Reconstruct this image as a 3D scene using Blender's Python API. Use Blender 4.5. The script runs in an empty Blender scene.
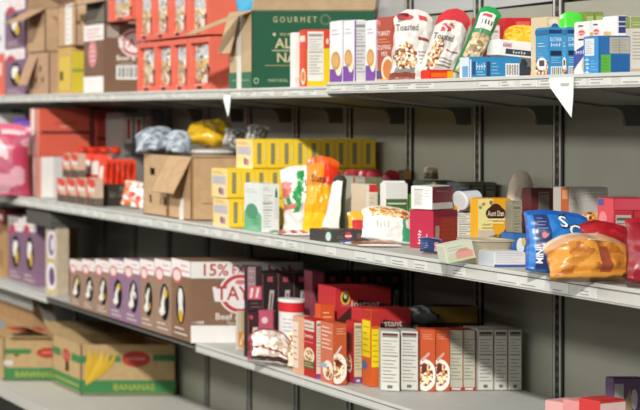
import bpy, bmesh, math, random
from mathutils import Vector, Matrix, noise, Euler
random.seed(7)
SC = bpy.context.scene
COL = SC.collection
F, T, H = 1600.0, 3.15, 1.46          # lens in pixels, camera-to-wall distance, eye height
ZU, ZUL, ZM, ZL, ZB = H + .088, H + .077, H - .397, H - .82, H - 1.236   # shelf surfaces
R = math.radians

# ------------------------------------------------------------------ materials
def lin(h):
    h = h.lstrip('#')
    out = []
    for i in (0, 2, 4):
        c = int(h[i:i+2], 16) / 255
        out.append(c / 12.92 if c <= .04045 else ((c + .055) / 1.055) ** 2.4)
    return out
MATS = {}
def mat(key):
    """key: hex colour with an optional kind, e.g. 'ffffff', 'c8a070:card', '888888:metal'"""
    if key in MATS: return MATS[key]
    hexc, _, kind = key.partition(':')
    m = bpy.data.materials.new('paint_' + key.replace(':', '_'))
    m.use_nodes = True
    nt = m.node_tree; N = nt.nodes; L = nt.links
    b = N['Principled BSDF']
    tc = N.new('ShaderNodeTexCoord')
    if hexc in SPECIAL:
        cols, scale, rough = SPECIAL[hexc]
        v = N.new('ShaderNodeTexVoronoi'); v.inputs['Scale'].default_value = scale
        L.new(tc.outputs['Object'], v.inputs['Vector'])
        r = N.new('ShaderNodeValToRGB'); r.color_ramp.interpolation = 'CONSTANT'
        els = r.color_ramp.elements
        while len(els) < len(cols): els.new(.5)
        for i, c in enumerate(cols):
            els[i].position = i / len(cols); els[i].color = (*lin(c), 1)
        sp = N.new('ShaderNodeSeparateColor')
        L.new(v.outputs['Color'], sp.inputs['Color'])
        L.new(sp.outputs['Red'], r.inputs['Fac'])
        L.new(r.outputs['Color'], b.inputs['Base Color'])
        b.inputs['Roughness'].default_value = rough
        MATS[key] = m
        return m
    c = lin(hexc)
    n = N.new('ShaderNodeTexNoise')
    n.inputs['Scale'].default_value = {'card': 30, 'metal': 9, 'panel': 6}.get(kind, 14)
    n.inputs['Detail'].default_value = 4
    L.new(tc.outputs['Object'], n.inputs['Vector'])
    mx = N.new('ShaderNodeMix'); mx.data_type = 'RGBA'
    k = {'card': .80, 'metal': .82, 'panel': .88, 'film': .95}.get(kind, .92)
    mx.inputs['A'].default_value = (c[0]*k, c[1]*k, c[2]*k, 1)
    mx.inputs['B'].default_value = (min(1, c[0]*(2-k)), min(1, c[1]*(2-k)), min(1, c[2]*(2-k)), 1)
    L.new(n.outputs['Fac'], mx.inputs['Factor'])
    L.new(mx.outputs['Result'], b.inputs['Base Color'])
    b.inputs['Roughness'].default_value = {'card': .85, 'metal': .4, 'panel': .6, 'gloss': .22, 'film': .3, 'foil': .3, 'clear': .08}.get(kind, .5)
    b.inputs['Specular IOR Level'].default_value = {'card': .2, 'gloss': .5, 'film': .4, 'foil': .5}.get(kind, .35)
    if kind == 'metal': b.inputs['Metallic'].default_value = .35
    if kind == 'clear':
        b.inputs['Alpha'].default_value = .33
        m.surface_render_method = 'BLENDED'
    if kind == 'panel':
        w = N.new('ShaderNodeTexNoise'); w.inputs['Scale'].default_value = 260
        mp = N.new('ShaderNodeMapping'); mp.inputs['Scale'].default_value = (1, 1, .04)
        L.new(tc.outputs['Object'], mp.inputs['Vector']); L.new(mp.outputs['Vector'], w.inputs['Vector'])
        bp = N.new('ShaderNodeBump'); bp.inputs['Strength'].default_value = .25; bp.inputs['Distance'].default_value = .002
        L.new(w.outputs['Fac'], bp.inputs['Height']); L.new(bp.outputs['Normal'], b.inputs['Normal'])
    MATS[key] = m
    return m
SPECIAL = {
    'granola': (['b98a5c', 'e8d3b0', '8a4a2c', 'f3e8d6', '6e2f22', 'd2a878'], 170, .55),
    'nuts': (['b8a078', 'c9b58e', '9a845e', 'd8c8a4', '86704c'], 95, .5),
    'noodles': (['e8b060', 'c8742c', 'f4d8a0', '8c3a1c', 'd89848', 'f0e0c0'], 150, .5),
    'pastaprint': (['f0e0b8', 'd8a860', 'b04a28', 'f6efdc', '7a2a1c'], 160, .45),
    'chopped': (['4a3a22', '7c6a34', '2c2a18', 'a08a4c'], 140, .5),
    'cornprint': (['f4b41c', 'ffd042', 'e89a10', 'ffc428'], 120, .35),
    'breadcr': (['efe6da', 'd8ccbc', 'f7f2ea', 'c4b4a4'], 90, .3),
    'candy': (['e8543c', 'f4f0e8', '3c9c48', 'f08a70', 'd83428', 'ffffff'], 55, .3),
    'snackprint': (['a8c4d8', 'f0ece0', 'd8b878', '6c8ca8', '443828', 'e8e0c8', 'c89c58'], 60, .4),
}

# ------------------------------------------------------------------ mesh builder
TXT = {}
def text_geo(s):
    if s in TXT: return TXT[s]
    cu = bpy.data.curves.new('tmp', 'FONT'); cu.body = s; cu.resolution_u = 2; cu.offset = .012
    o = bpy.data.objects.new('tmp', cu); COL.objects.link(o)
    bpy.context.view_layer.update()
    me = o.to_mesh()
    vs = [(v.co.x, v.co.y) for v in me.vertices]
    fs = [tuple(p.vertices) for p in me.polygons]
    o.to_mesh_clear()
    bpy.data.objects.remove(o); bpy.data.curves.remove(cu)
    if vs:
        x0 = min(v[0] for v in vs); x1 = max(v[0] for v in vs); y0 = min(v[1] for v in vs); y1 = max(v[1] for v in vs)
        k = 1 / max(1e-6, y1 - y0)
        vs = [((x - x0) * k, (y - y0) * k) for x, y in vs]; w = (x1 - x0) * k
    else: w = 0
    TXT[s] = (vs, fs, w)
    return TXT[s]

class MB:
    def __init__(self):
        self.v = []; self.f = []; self.m = []; self.keys = []
    def k(self, key):
        if key not in self.keys: self.keys.append(key)
        return self.keys.index(key)
    def face(self, pts, key):
        b = len(self.v); self.v += [tuple(p) for p in pts]
        self.f.append(tuple(range(b, b + len(pts)))); self.m.append(self.k(key))
    def box(self, x0, x1, y0, y1, z0, z1, key, M=None):
        b = len(self.v)
        for z in (z0, z1):
            for x, y in ((x0, y0), (x1, y0), (x1, y1), (x0, y1)):
                p = Vector((x, y, z)); self.v.append(tuple(M @ p if M else p))
        i = self.k(key)
        for q in ((3, 2, 1, 0), (4, 5, 6, 7), (0, 1, 5, 4), (1, 2, 6, 5), (2, 3, 7, 6), (3, 0, 4, 7)):
            self.f.append(tuple(b + j for j in q)); self.m.append(i)
    def sheet(self, pts, th, key):
        """a quad given thickness along its normal"""
        p = [Vector(q) for q in pts]
        n = (p[1] - p[0]).cross(p[-1] - p[0]).normalized() * th
        b = len(self.v); k = len(p)
        self.v += [tuple(q) for q in p] + [tuple(q + n) for q in p]
        i = self.k(key)
        self.f.append(tuple(b + j for j in reversed(range(k)))); self.m.append(i)
        self.f.append(tuple(b + k + j for j in range(k))); self.m.append(i)
        for j in range(k):
            j2 = (j + 1) % k
            self.f.append((b + j, b + j2, b + k + j2, b + k + j)); self.m.append(i)
    def lathe(self, prof, key, n=24, c=(0, 0), M=None, capkey=None):
        b = len(self.v)
        for r, z in prof:
            for j in range(n):
                a = 2 * math.pi * j / n
                p = Vector((c[0] + r * math.cos(a), c[1] + r * math.sin(a), z)); self.v.append(tuple(M @ p if M else p))
        i = self.k(key)
        for q in range(len(prof) - 1):
            for j in range(n):
                j2 = (j + 1) % n
                self.f.append((b + q*n + j, b + q*n + j2, b + (q+1)*n + j2, b + (q+1)*n + j)); self.m.append(i)
        ci = self.k(capkey or key)
        self.f.append(tuple(b + j for j in reversed(range(n)))); self.m.append(i)
        self.f.append(tuple(b + (len(prof)-1)*n + j for j in range(n))); self.m.append(ci)
    def build(self, name, parent=None, loc=(0, 0, 0), rz=0, smooth=False, bevel=0):
        me = bpy.data.meshes.new(name)
        me.from_pydata(self.v, [], self.f)
        for key in self.keys: me.materials.append(mat(key))
        me.polygons.foreach_set('material_index', self.m)
        if smooth: me.polygons.foreach_set('use_smooth', [True] * len(self.f))
        me.update()
        o = bpy.data.objects.new(name, me); COL.objects.link(o)
        o.location = loc; o.rotation_euler = (0, 0, rz)
        if parent: o.parent = parent
        if bevel:
            bv = o.modifiers.new('soft_edges', 'BEVEL'); bv.width = bevel; bv.segments = 2; bv.limit_method = 'ANGLE'
        return o

def tag(o, label=None, cat=None, group=None, kind=None):
    if label: o['label'] = label
    if cat: o['category'] = cat
    if group: o['group'] = group
    if kind: o['kind'] = kind
    return o
def empty(name, loc, rz=0, rot=None):
    o = bpy.data.objects.new(name, None); COL.objects.link(o)
    o.location = loc; o.rotation_euler = rot if rot else (0, 0, rz); o.empty_display_size = .05
    return o
def copy_tree(o, loc, label):
    c = o.copy(); COL.objects.link(c); c.location = loc; c['label'] = label
    for ch in o.children:
        d = ch.copy(); COL.objects.link(d); d.parent = c
        for g in ch.children:
            e = g.copy(); COL.objects.link(e); e.parent = d
    return c

# ------------------------------------------------------------------ pixel -> place
def dd(px, t): return F * t / (px + 540.0)
def yy(px, d): return (px + 540.0) * d / F - T
def zz(py, d): return H - (py - 112.0) * d / F

# ------------------------------------------------------------------ printed art on box faces
def frame(face, W, D, h):
    if face == 'F': return Vector((-W/2, -D/2, 0)), Vector((1, 0, 0)), Vector((0, 0, 1)), Vector((0, -1, 0)), W, h
    if face == 'X': return Vector((W/2, -D/2, 0)), Vector((0, 1, 0)), Vector((0, 0, 1)), Vector((1, 0, 0)), D, h
    return Vector((-W/2, -D/2, h)), Vector((1, 0, 0)), Vector((0, 1, 0)), Vector((0, 0, 1)), W, D
def paint(mb, art, W, D, h, face):
    O, u, v, n, fw, fh = frame(face, W, D, h)
    lay = [0.0006]
    def P(a, b): return O + u * (a * fw) + v * (b * fh) + n * lay[0]
    for it in art:
        k = it[0]; lay[0] += .00025
        if k == 'r':
            _, _, a0, b0, a1, b1, c = it
            mb.face([P(a0, b0), P(a1, b0), P(a1, b1), P(a0, b1)], c)
        elif k == 'p':
            mb.face([P(min(1, max(0, a)), min(1, max(0, b))) for a, b in it[2]], it[3])
        elif k == 'e':
            _, _, a, b, ra, rb, c = it
            mb.face([P(min(1, max(0, a + ra * math.cos(2*math.pi*i/24))), min(1, max(0, b + rb * math.sin(2*math.pi*i/24)))) for i in range(24)], c)
        elif k == 'l':                      # lines of small print
            _, _, a0, b0, a1, b1, cnt, c = it
            st = (b1 - b0) / cnt
            for i in range(cnt):
                e = a1 - (a1 - a0) * (.0, .25, .1, .4)[i % 4]
                mb.face([P(a0, b0 + st*(i+.32)), P(e, b0 + st*(i+.32)), P(e, b0 + st*(i+.55)), P(a0, b0 + st*(i+.55))], c)
        elif k == 'b':                      # bar code
            _, _, a0, b0, a1, b1 = it
            mb.face([P(a0, b0), P(a1, b0), P(a1, b1), P(a0, b1)], 'f0f0ee')
            lay[0] += .0002
            x = a0 + (a1-a0)*.08; i = 0
            while x < a1 - (a1-a0)*.1:
                w = (a1-a0) * (.03, .05, .025, .07)[i % 4]
                mb.face([P(x, b0+(b1-b0)*.12), P(x+w, b0+(b1-b0)*.12), P(x+w, b0+(b1-b0)*.9), P(x, b0+(b1-b0)*.9)], '3a3a3a')
                x += w * 2.1; i += 1
        elif k == 't':                      # lettering: face, text, centre u, base v, height v, colour[, max width u][, turned]
            _, _, s, a, b, hh, c = it[:7]
            mw = it[7] if len(it) > 7 else 9
            turned = len(it) > 8 and it[8]
            if s in UNREAD:                 # print too small to read in the photo: plain letter-like strokes
                n_ = len(s); vs = []; fs = []
                for q in range(n_):
                    b_ = len(vs); x_ = q * .8; t_ = (.0, .3, .15)[q % 3]
                    vs += [(x_, 0), (x_ + .22, 0), (x_ + .22, 1 - t_), (x_, 1 - t_), (x_ + .22, .38), (x_ + .56, .38), (x_ + .56, .58), (x_ + .22, .58)]
                    fs += [(b_, b_+1, b_+2, b_+3), (b_+4, b_+5, b_+6, b_+7)]
                w = (n_ - 1) * .8 + .56
            else: vs, fs, w = text_geo(s)
            ph = hh * fh
            if turned:
                ph = hh * fw
                sx = ph
                if w * ph > mw * fh: sx = mw * fh / w
                base = len(mb.v)
                for x, y in vs:
                    mb.v.append(tuple(O + u * (a * fw + ph/2 - y * ph) + v * (b * fh + x * sx) + n * lay[0]))
            else:
                sx = ph
                if w * ph > mw * fw: sx = mw * fw / w
                base = len(mb.v)
                for x, y in vs:
                    mb.v.append(tuple(O + u * (a * fw + (x - w/2) * sx) + v * (b * fh + y * ph) + n * lay[0]))
            i = mb.k(c)
            for f in fs:
                mb.f.append(tuple(base + q for q in f)); mb.m.append(i)
def nut(face, a0, b0, a1, b1, bg='e4e2da', ink='7c7a74', head=True):
    """a nutrition panel"""
    out = [('r', face, a0, b0, a1, b1, bg)]
    da, db = a1 - a0, b1 - b0
    if head: out.append(('r', face, a0+.06*da, b0+.9*db, a1-.06*da, b0+.95*db, ink))
    out += [('l', face, a0+.08*da, b0+.62*db, a1-.08*da, b0+.87*db, 5, ink),
            ('r', face, a0+.06*da, b0+.575*db, a1-.06*da, b0+.595*db, ink),
            ('l', face, a0+.08*da, b0+.12*db, a1-.08*da, b0+.54*db, 7, ink)]
    return out
def bowl(face, a, b, ra, rb, food='pastaprint', dish='f4f0e6'):
    return [('e', face, a, b, ra, rb, dish), ('e', face, a + ra*.05, b + rb*.08, ra*.74, rb*.74, food)]

UNREAD = {'xxxx', 'xxxxx', 'xxxxxxx'}
FACE_NAME = {'F': 'front_print', 'X': 'side_print', 'T': 'top_print'}
def carton_at(name, label, cat, corner, W, D, h, base, art=(), group=None, rot=0, tilt=0, flap=True, seam=None):
    """closed printed box; corner = its near edge (front / camera-side) at the bottom; rot turns it about the vertical"""
    Rm = Matrix.Rotation(rot, 3, 'Z')
    off = Rm @ Vector((W/2, -D/2, 0))
    loc = Vector(corner) - off + Vector((0, 0, .0008))
    root = empty(name, loc, rot)
    if tilt: root.rotation_euler = (tilt, 0, rot)
    tag(root, label, cat, group)
    mb = MB(); mb.box(-W/2, W/2, -D/2, D/2, 0, h, base)
    mb.build('body', root, bevel=min(.0016, W*.06, D*.06))
    for face in 'FXT':
        a = [it for it in art if it[1] == face]
        if a:
            pm = MB(); paint(pm, [('r', face, .008, .004, .992, .996, base)] + a, W, D, h, face); pm.build(FACE_NAME[face], root)
    if flap:                                # the closed top flap with its tuck edge
        fm = MB(); g = .0025
        if W > D: fm.box(-W/2+g, W/2-g, -D/2+g, D/2-D*.12, h+.0004, h+.0016, seam or base)
        else: fm.box(-W/2+g, W/2-W*.12, -D/2+g, D/2-g, h+.0004, h+.0016, seam or base)
        fm.build('top_flap', root)
    return root
def carton(name, label, cat, x0, x1, yt, base, art=(), fl=None, W=.1, t=None, d=None, z=ZM, z0=None, group=None, D=None, **kw):
    """x0,x1: picture columns of the camera-side face; yt: its top row; fl: where the front face's far edge shows"""
    if d is None: d = dd(x0, t)
    zb = z if z0 is None else z0
    y0 = yy(x0, d); y1 = yy(x1, d) if D is None else y0 + D
    h = zz(yt, d) - zb
    if fl is not None: W = d * (x0 + 540) / (fl + 540) - d
    return carton_at(name, label, cat, (-d, y0, zb), W, y1 - y0, h, base, art, group, **kw)

# ------------------------------------------------------------------ bags and pouches
def bag(name, label, cat, px, py, d, w, h, th, rot=(0, 0, 0), art=None, base='e8e6e0:film', seal=None, group=None, seed=1, nu=26, nv=32,
        crumple=.004, gusset=.55, z=None, parts=True, taper=0.0, rnd=.07):
    """soft bag standing on its base line; px,py = picture position of the middle of its bottom; rot = lean(x), roll(y), turn(z) in degrees"""
    loc = Vector((-d, yy(px, d), zz(py, d) if z is None else z))
    Rm = Matrix.Rotation(R(rot[2]), 4, 'Z') @ Matrix.Rotation(R(rot[1]), 4, 'Y') @ Matrix.Rotation(R(rot[0]), 4, 'X')
    root = empty(name, loc); root.rotation_euler = Rm.to_euler()
    tag(root, label, cat, group)
    sv = seed * 3.71
    def pt(i, j, side):
        u, v = i / nu, j / nv
        e = max(0.0, 1 - abs(2*u - 1) ** 2.6) ** .55
        g = min(1, (v + .02) * 6) ** .5 * gusset + (1 - gusset) * math.sin(math.pi * min(1, v*1.02)) ** .6
        top = min(1, (1 - v) * 3.2) ** .7
        prof = e * g * top
        wob = noise.noise(Vector((u*3.1 + sv, v*3.7, side*9.0))) + .6*noise.noise(Vector((u*8 + sv, v*9, side*5.0)))
        y = side * (th/2 * prof) + crumple * wob * (.25 + prof)
        x = (u - .5) * w * (1 - .07*math.sin(math.pi*v) - taper*v) + crumple*.6*noise.noise(Vector((v*5 + sv, side*.0, 2)))
        zc = v * h * (1 - rnd * abs(2*u - 1) ** 2.5 * (.4 + .6*v)) + crumple * .5 * noise.noise(Vector((u*6 + sv, v*2, 7)))
        if j == 0: y = side * th/2 * e * gusset
        return (x, -y, zc)
    mb = MB()
    jtop = int(nv * .93) if parts else nv
    for side in (1, -1):
        b = len(mb.v)
        for j in range(jtop + 1):
            for i in range(nu + 1): mb.v.append(pt(i, j, side))
        for j in range(jtop):
            for i in range(nu):
                q = (b + j*(nu+1)+i, b + j*(nu+1)+i+1, b + (j+1)*(nu+1)+i+1, b + (j+1)*(nu+1)+i)
                key = (art((i+.5)/nu, (j+.5)/nv) if art else None) if side == 1 else None
                if isinstance(art, dict): key = None
                mb.f.append(q if side == 1 else q[::-1]); mb.m.append(mb.k(key or base))
    # bottom panel
    b0 = 0; b1 = (jtop + 1) * (nu + 1)
    for i in range(nu):
        mb.f.append((b0+i+1, b0+i, b1+i, b1+i+1)); mb.m.append(mb.k(base))
    if z is not None: root.location.z = z - min((Rm @ Vector(v)).z for v in mb.v) + .0006
    o = mb.build('body', root, smooth=True)
    bm = bmesh.new(); bm.from_mesh(o.data); bmesh.ops.remove_doubles(bm, verts=bm.verts, dist=1e-5); bm.to_mesh(o.data); bm.free()
    if parts:                               # crimped seal along the top
        sm = MB(); key = seal or base
        for side in (1, -1):
            b = len(sm.v)
            for j in range(jtop, nv + 1):
                for i in range(nu + 1): sm.v.append(pt(i, j, side))
            rows = nv - jtop
            for j in range(rows):
                for i in range(nu):
                    q = (b + j*(nu+1)+i, b + j*(nu+1)+i+1, b + (j+1)*(nu+1)+i+1, b + (j+1)*(nu+1)+i)
                    sm.f.append(q if side == 1 else q[::-1]); sm.m.append(sm.k(key))
        sm.build('seal', root, smooth=True)
    return root
def on_bag(root, name, W, h, th, art):
    """flat printed patch lying on a bag's front"""
    mb = MB(); paint(mb, art, W, th, h, 'F'); return mb.build(name, root)

# ------------------------------------------------------------------ open corrugated carton
def holed(mb, O, u, v, n, fw, fh, holes, th, key):
    """wall panel with rectangular hand holes cut through it"""
    us = sorted({0, 1, *[h[0] for h in holes], *[h[2] for h in holes]}); vs = sorted({0, 1, *[h[1] for h in holes], *[h[3] for h in holes]})
    for i in range(len(us)-1):
        for j in range(len(vs)-1):
            cu, cv = (us[i]+us[i+1])/2, (vs[j]+vs[j+1])/2
            if any(h[0] < cu < h[2] and h[1] < cv < h[3] for h in holes): continue
            q = [O + u*(a*fw) + v*(b*fh) for a, b in ((us[i], vs[j]), (us[i+1], vs[j]), (us[i+1], vs[j+1]), (us[i], vs[j+1]))]
            mb.sheet([p - n*th for p in q], th, key)
def open_carton(name, label, cat, x0, x1, yt, fl=None, W=.3, t=None, d=None, z=ZM, z0=None, base='b8977a:card', art=(), holes=(), flaps=(), group=None, D=None, xh=()):
    """flaps: (side, u0, u1, length, angle) - angle from the vertical, outward; side F, X, B(ack), L(far side)"""
    if d is None: d = dd(x0, t)
    zb = z if z0 is None else z0
    y0 = yy(x0, d); y1 = yy(x1, d) if D is None else y0 + D
    h = zz(yt, d) - zb; D = y1 - y0
    if fl is not None: W = d*(x0+540)/(fl+540) - d
    root = empty(name, (-d - W/2, y0 + D/2, zb + .0008)); tag(root, label, cat, group)
    th = .004
    mb = MB()
    mb.box(-W/2, W/2, -D/2, D/2, 0, th, base)
    holed(mb, Vector((-W/2, -D/2, 0)), Vector((1,0,0)), Vector((0,0,1)), Vector((0,-1,0)), W, h, holes, th, base)
    holed(mb, Vector((W/2, -D/2, 0)), Vector((0,1,0)), Vector((0,0,1)), Vector((1,0,0)), D, h, xh, th, base)
    mb.box(-W/2, W/2, D/2-th, D/2, 0, h, base); mb.box(-W/2, -W/2+th, -D/2, D/2, 0, h, base)
    body = mb.build('body', root)
    for face in 'FX':
        a = [it for it in art if it[1] == face]
        if a: pm = MB(); paint(pm, a, W, D, h, face); pm.build(FACE_NAME[face], root)
    for side, a0, a1, ln, ang in flaps:
        if side in 'FB':
            s = -1 if side == 'F' else 1
            p0 = Vector((-W/2 + a0*W, s*D/2, h)); p1 = Vector((-W/2 + a1*W, s*D/2, h)); out = Vector((0, s, 0))
        else:
            s = 1 if side == 'X' else -1
            p0 = Vector((s*W/2, -D/2 + a0*D, h)); p1 = Vector((s*W/2, -D/2 + a1*D, h)); out = Vector((s, 0, 0))
        dv = (out * math.sin(R(ang)) + Vector((0, 0, 1)) * math.cos(R(ang))) * ln
        fm = MB(); fm.sheet([p0, p1, p1 + dv, p0 + dv], .004, base); fm.build('flap', root)
    return root

def bag_text(root, name, W, th, h, art, lean=0):
    m = MB(); paint(m, art, W, th, h, 'F')
    # wrap the print on to the pillowed front
    body = [c for c in root.children if c.name.startswith('body')][0]
    from mathutils.bvhtree import BVHTree
    bv = BVHTree.FromPolygons([v.co for v in body.data.vertices], [tuple(p.vertices) for p in body.data.polygons])
    out = []
    for x, y, z_ in m.v:
        hit = bv.ray_cast(Vector((x, -1, z_)), Vector((0, 1, 0)))
        lift = (-(th/2) - y)
        out.append((x, (hit[0].y if hit[0] else y) - lift - .0008, z_))
    m.v = out
    return m.build(name, root)
SUN_E, AISLE_FILL_E, WORLD_E, EXPO, MID_FILL_E = 4.6, 140, .52, -0.5, 200
# ================================================================== the setting
mb = MB(); mb.box(-10.4, -1.2, .03, .13, 0, 2.6, '8f918e'); tag(mb.build('wall_back'), kind='structure')
mb = MB(); mb.box(-13, 3, -7, .13, -.1, 0, '34322f'); tag(mb.build('floor'), kind='structure')
mb = MB(); mb.box(-13, 3, -5.0, -4.9, 0, 2.15, '3a3834'); tag(mb.build('opposite_light_block'), kind='structure')  # unseen stand-in for the opposite shelving, sized to block low light

# ================================================================== shelving
SEAM0, STEP = 4.951, .36075
rack = empty('shelving_rack', (-6, -.1, 0))
tag(rack, 'grey steel back wall and slotted uprights that carry all the store shelves', 'shelving')
def rk(m, n, **k):
    return m.build(n, rack, (6, .1, 0), **k)
NEAR, FAR = 2.787, 9.64
ups = [SEAM0 + STEP * k for k in range(-6, 14)]
for a, b in zip(ups[:-1], ups[1:]):
    m = MB(); m.box(-b + .019, -a - .019, .004, .02, 0, H + .312, '9c9d90:panel')
    rk(m, 'back_panel')
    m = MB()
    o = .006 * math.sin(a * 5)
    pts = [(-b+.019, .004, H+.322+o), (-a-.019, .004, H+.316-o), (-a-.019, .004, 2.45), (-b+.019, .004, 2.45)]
    m.sheet([(x, y + .014, z) for x, y, z in pts], .014, 'b2b4b5:panel')  # one paint with the lower panels; the brighter light is put into this colour
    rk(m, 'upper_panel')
m = MB(); m.box(-FAR, -NEAR, .021, .028, 0, 2.45, '2a241f'); rk(m, 'backing_sheet')
for u in ups:
    m = MB()
    for s in (-1, 1): m.box(-u + s*.0125 - .003, -u + s*.0125 + .003, -.0035, .02, .05, 2.45, 'c4c5c0:metal')
    m.box(-u - .0215, -u + .0215, -.0012, .0205, .05, 2.45, '2a2926')
    zc = .1
    while zc < 2.42:
        m.box(-u - .007, -u + .007, -.0022, -.0010, zc, zc + .013, '5c5c57:metal'); zc += .030
    rk(m, 'upright')
m = MB(); m.box(-FAR, -NEAR, -.68, .0, .0, .16, '3c3b38:metal'); rk(m, 'base_plinth')

def shelf(a, b, z, front, label, th=.034, deep=.07, drop=.051, lipup=.004, tags=(), rail='d0d1cb', brackets=True, level=''):
    """one steel shelf section between depths a and b"""
    root = empty('shelf', (-(a+b)/2, front + .2, z)); tag(root, label, 'shelf', None)
    L = (b - a) / 2 - .0008
    m = MB()
    y0, y1 = -.2 + .004, -front - .2 - .016
    prof = [(y0, 0), (y1, 0), (y1, -deep), (y1 - .1, -deep), (y0 + .06, -th), (y0, -th)]
    n = len(prof)
    m.v += [(-L, y, zz_) for y, zz_ in prof] + [(L, y, zz_) for y, zz_ in prof]
    i = m.k('c2c3bf'); 
    m.f.append(tuple(range(n))); m.m.append(i); m.f.append(tuple(reversed(range(n, 2*n)))); m.m.append(i)
    for j in range(n):
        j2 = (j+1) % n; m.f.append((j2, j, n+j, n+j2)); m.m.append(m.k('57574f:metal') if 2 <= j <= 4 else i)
    m.build('deck', root)
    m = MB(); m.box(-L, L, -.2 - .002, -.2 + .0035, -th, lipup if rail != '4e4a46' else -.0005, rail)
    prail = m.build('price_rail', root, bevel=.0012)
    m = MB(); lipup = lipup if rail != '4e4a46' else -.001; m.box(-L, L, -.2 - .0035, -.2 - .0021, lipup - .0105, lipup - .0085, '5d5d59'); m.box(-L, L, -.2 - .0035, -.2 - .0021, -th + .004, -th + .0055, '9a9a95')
    rnd = random.Random(int(a * 1000) + int(z * 100))
    x = -L + .02
    while x < L - .08 and tags is not None:
        w = rnd.uniform(.05, .09)
        if rnd.random() < .8:
            m.box(x, x + w, -.2 - .0030, -.2 - .002, -th + .007, lipup - .012, 'dededa')
            for q in range(rnd.choice((1, 2, 2))):
                zq = -th + .011 + q * .008
                m.box(x + .006, x + w * rnd.uniform(.5, .9), -.2 - .0036, -.2 - .003, zq, zq + .002, '8b8b86')
        x += w + rnd.uniform(.004, .05)
    m.build('price_print', prail)
    if brackets:
        k = 0
        for u in ups:
            if a - .01 < u < b + .01 and (u < b - .05 or True):
                if abs(u - b) < .02: continue
                xx = (a + b)/2 - u
                if abs(u - a) < .02: xx -= .012
                m = MB()
                yb = y1
                pr = [(y0 + .03, -th), (yb - .115, -deep - .004), (yb - .072, -deep - .006), (yb - .056, -deep - .004 - drop*.24), (yb - .049, -deep - .004 - drop*.6), (yb - .047, -deep - .004 - drop), (yb, -deep - .004 - drop), (yb, -deep + .002), (yb - .1, -deep + .002)]
                n = len(pr); w = .004
                m.v += [(xx - w, y, q) for y, q in pr] + [(xx + w, y, q) for y, q in pr]
                i = m.k('6a6b65:metal')
                m.f.append(tuple(range(n))); m.m.append(i); m.f.append(tuple(reversed(range(n, 2*n)))); m.m.append(i)
                for j in range(n):
                    j2 = (j+1) % n; m.f.append((j2, j, n+j, n+j2)); m.m.append(i)
                m.build('bracket', root)
    return root
SEAMS = [SEAM0 + 2*STEP*k for k in range(-3, 7)]          # 2.79 .. 9.28
SEAMS[-1] = FAR
UP = ['upper steel shelf length nearest the camera beyond the frame edge', 'upper steel shelf under the blue cereal boxes and tall green-topped box',
      'upper steel shelf under the granola bags and purple-and-white boxes', 'upper steel shelf under the green gourmet carton',
      'upper steel shelf under the orange windowed display boxes', 'upper steel shelf under the brown pet food carton and yellow carton',
      'upper steel shelf under the opened tan carton with raised flaps', 'upper steel shelf under the purple pet food boxes', 'upper steel shelf at the far end of the aisle']
MD = ['middle steel shelf length nearest the camera beyond the frame edge', 'middle steel shelf under the blue chip bag and bread roll bag',
      'middle steel shelf under the crimson box and noodle packs', 'middle steel shelf under the stack of yellow boxes',
      'middle steel shelf under the opened carton with hand holes', 'middle steel shelf under the dark display box of red packets',
      'middle steel shelf under the small white-and-red pouches', 'middle steel shelf under the orange-red cartons', 'middle steel shelf at the far end with the pink bag']
LW = ['lower steel shelf length nearest the camera with red boxes', 'lower steel shelf bare beneath the chip bags with only the purple box',
      'lower steel shelf under the row of grey nutrition-label boxes', 'lower steel shelf under the canister and pouch of white pieces',
      'lower steel shelf under the large brown carton with red circle logo', 'lower steel shelf under the row of brown oval-window boxes',
      'lower steel shelf under the purple-and-white oval box', 'lower steel shelf under the two far purple boxes', 'lower steel shelf at the far end above the white carton']
for i, (a, b) in enumerate(zip(SEAMS[:-1], SEAMS[1:])):
    ul = a > SEAM0 - .01
    shelf(a, b, ZUL if ul else ZU, -.466, UP[i], th=.031, deep=.07 if not ul else .062)
    shelf(a, b, ZM, -.54, MD[i], th=.038, deep=.044, drop=.006)
    shelf(a, b, ZL, -.54, LW[i], th=.030 if i not in (4, 5) else .022, deep=.040, drop=.006, tags=None, rail='cfcfc9' if i not in (4, 5) else '4e4a46')  # the dark rails carry the shade under the overhanging boxes in their colour
deck = empty('base_shelf', (-6, -.4, ZB)); tag(deck, 'long white bottom deck of the shelving with the banana boxes on it', 'shelf')
m = MB(); m.box(-FAR, -NEAR, -.70, -.017, -.03, 0, 'cccac3'); m.build('deck', deck, (6, .4, 0))
m = MB(); m.box(-FAR, -NEAR, -.705, -.7005, -.05, .002, 'c2c0b9'); m.build('front_lip', deck, (6, .4, 0))

def hang_tag(px, label, pts, curl):
    d = dd(px, 2.684 - .006); o = empty('paper_tag', (-d, -.466 - .006, H + .06)); tag(o, label, 'tag')
    m = MB(); m.sheet([(0 - x*d/F/.62, -.001 - c, -(y - 90)*d/F) for x, y, c in pts], .0008, 'eef0ee'); m.build('sheet', o)
    m = MB(); m.box(-.014, .014, -.0035, -.0005, .003, .010, 'b8bab6'); m.build('clip', o)
hang_tag(566, 'torn white paper tag hanging from the upper shelf edge below the blue boxes', [(15, 80, 0), (-7, 80, 0), (-8, 100, .004), (-8, 120, .008), (13, 90, .003)], 0)
hang_tag(228, 'white paper tag hanging from the upper shelf edge under the green gourmet carton', [(5, 90, 0), (-4, 90, 0), (-4, 107, .006), (-3, 112, .008), (5, 95, .002)], 0)

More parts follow.
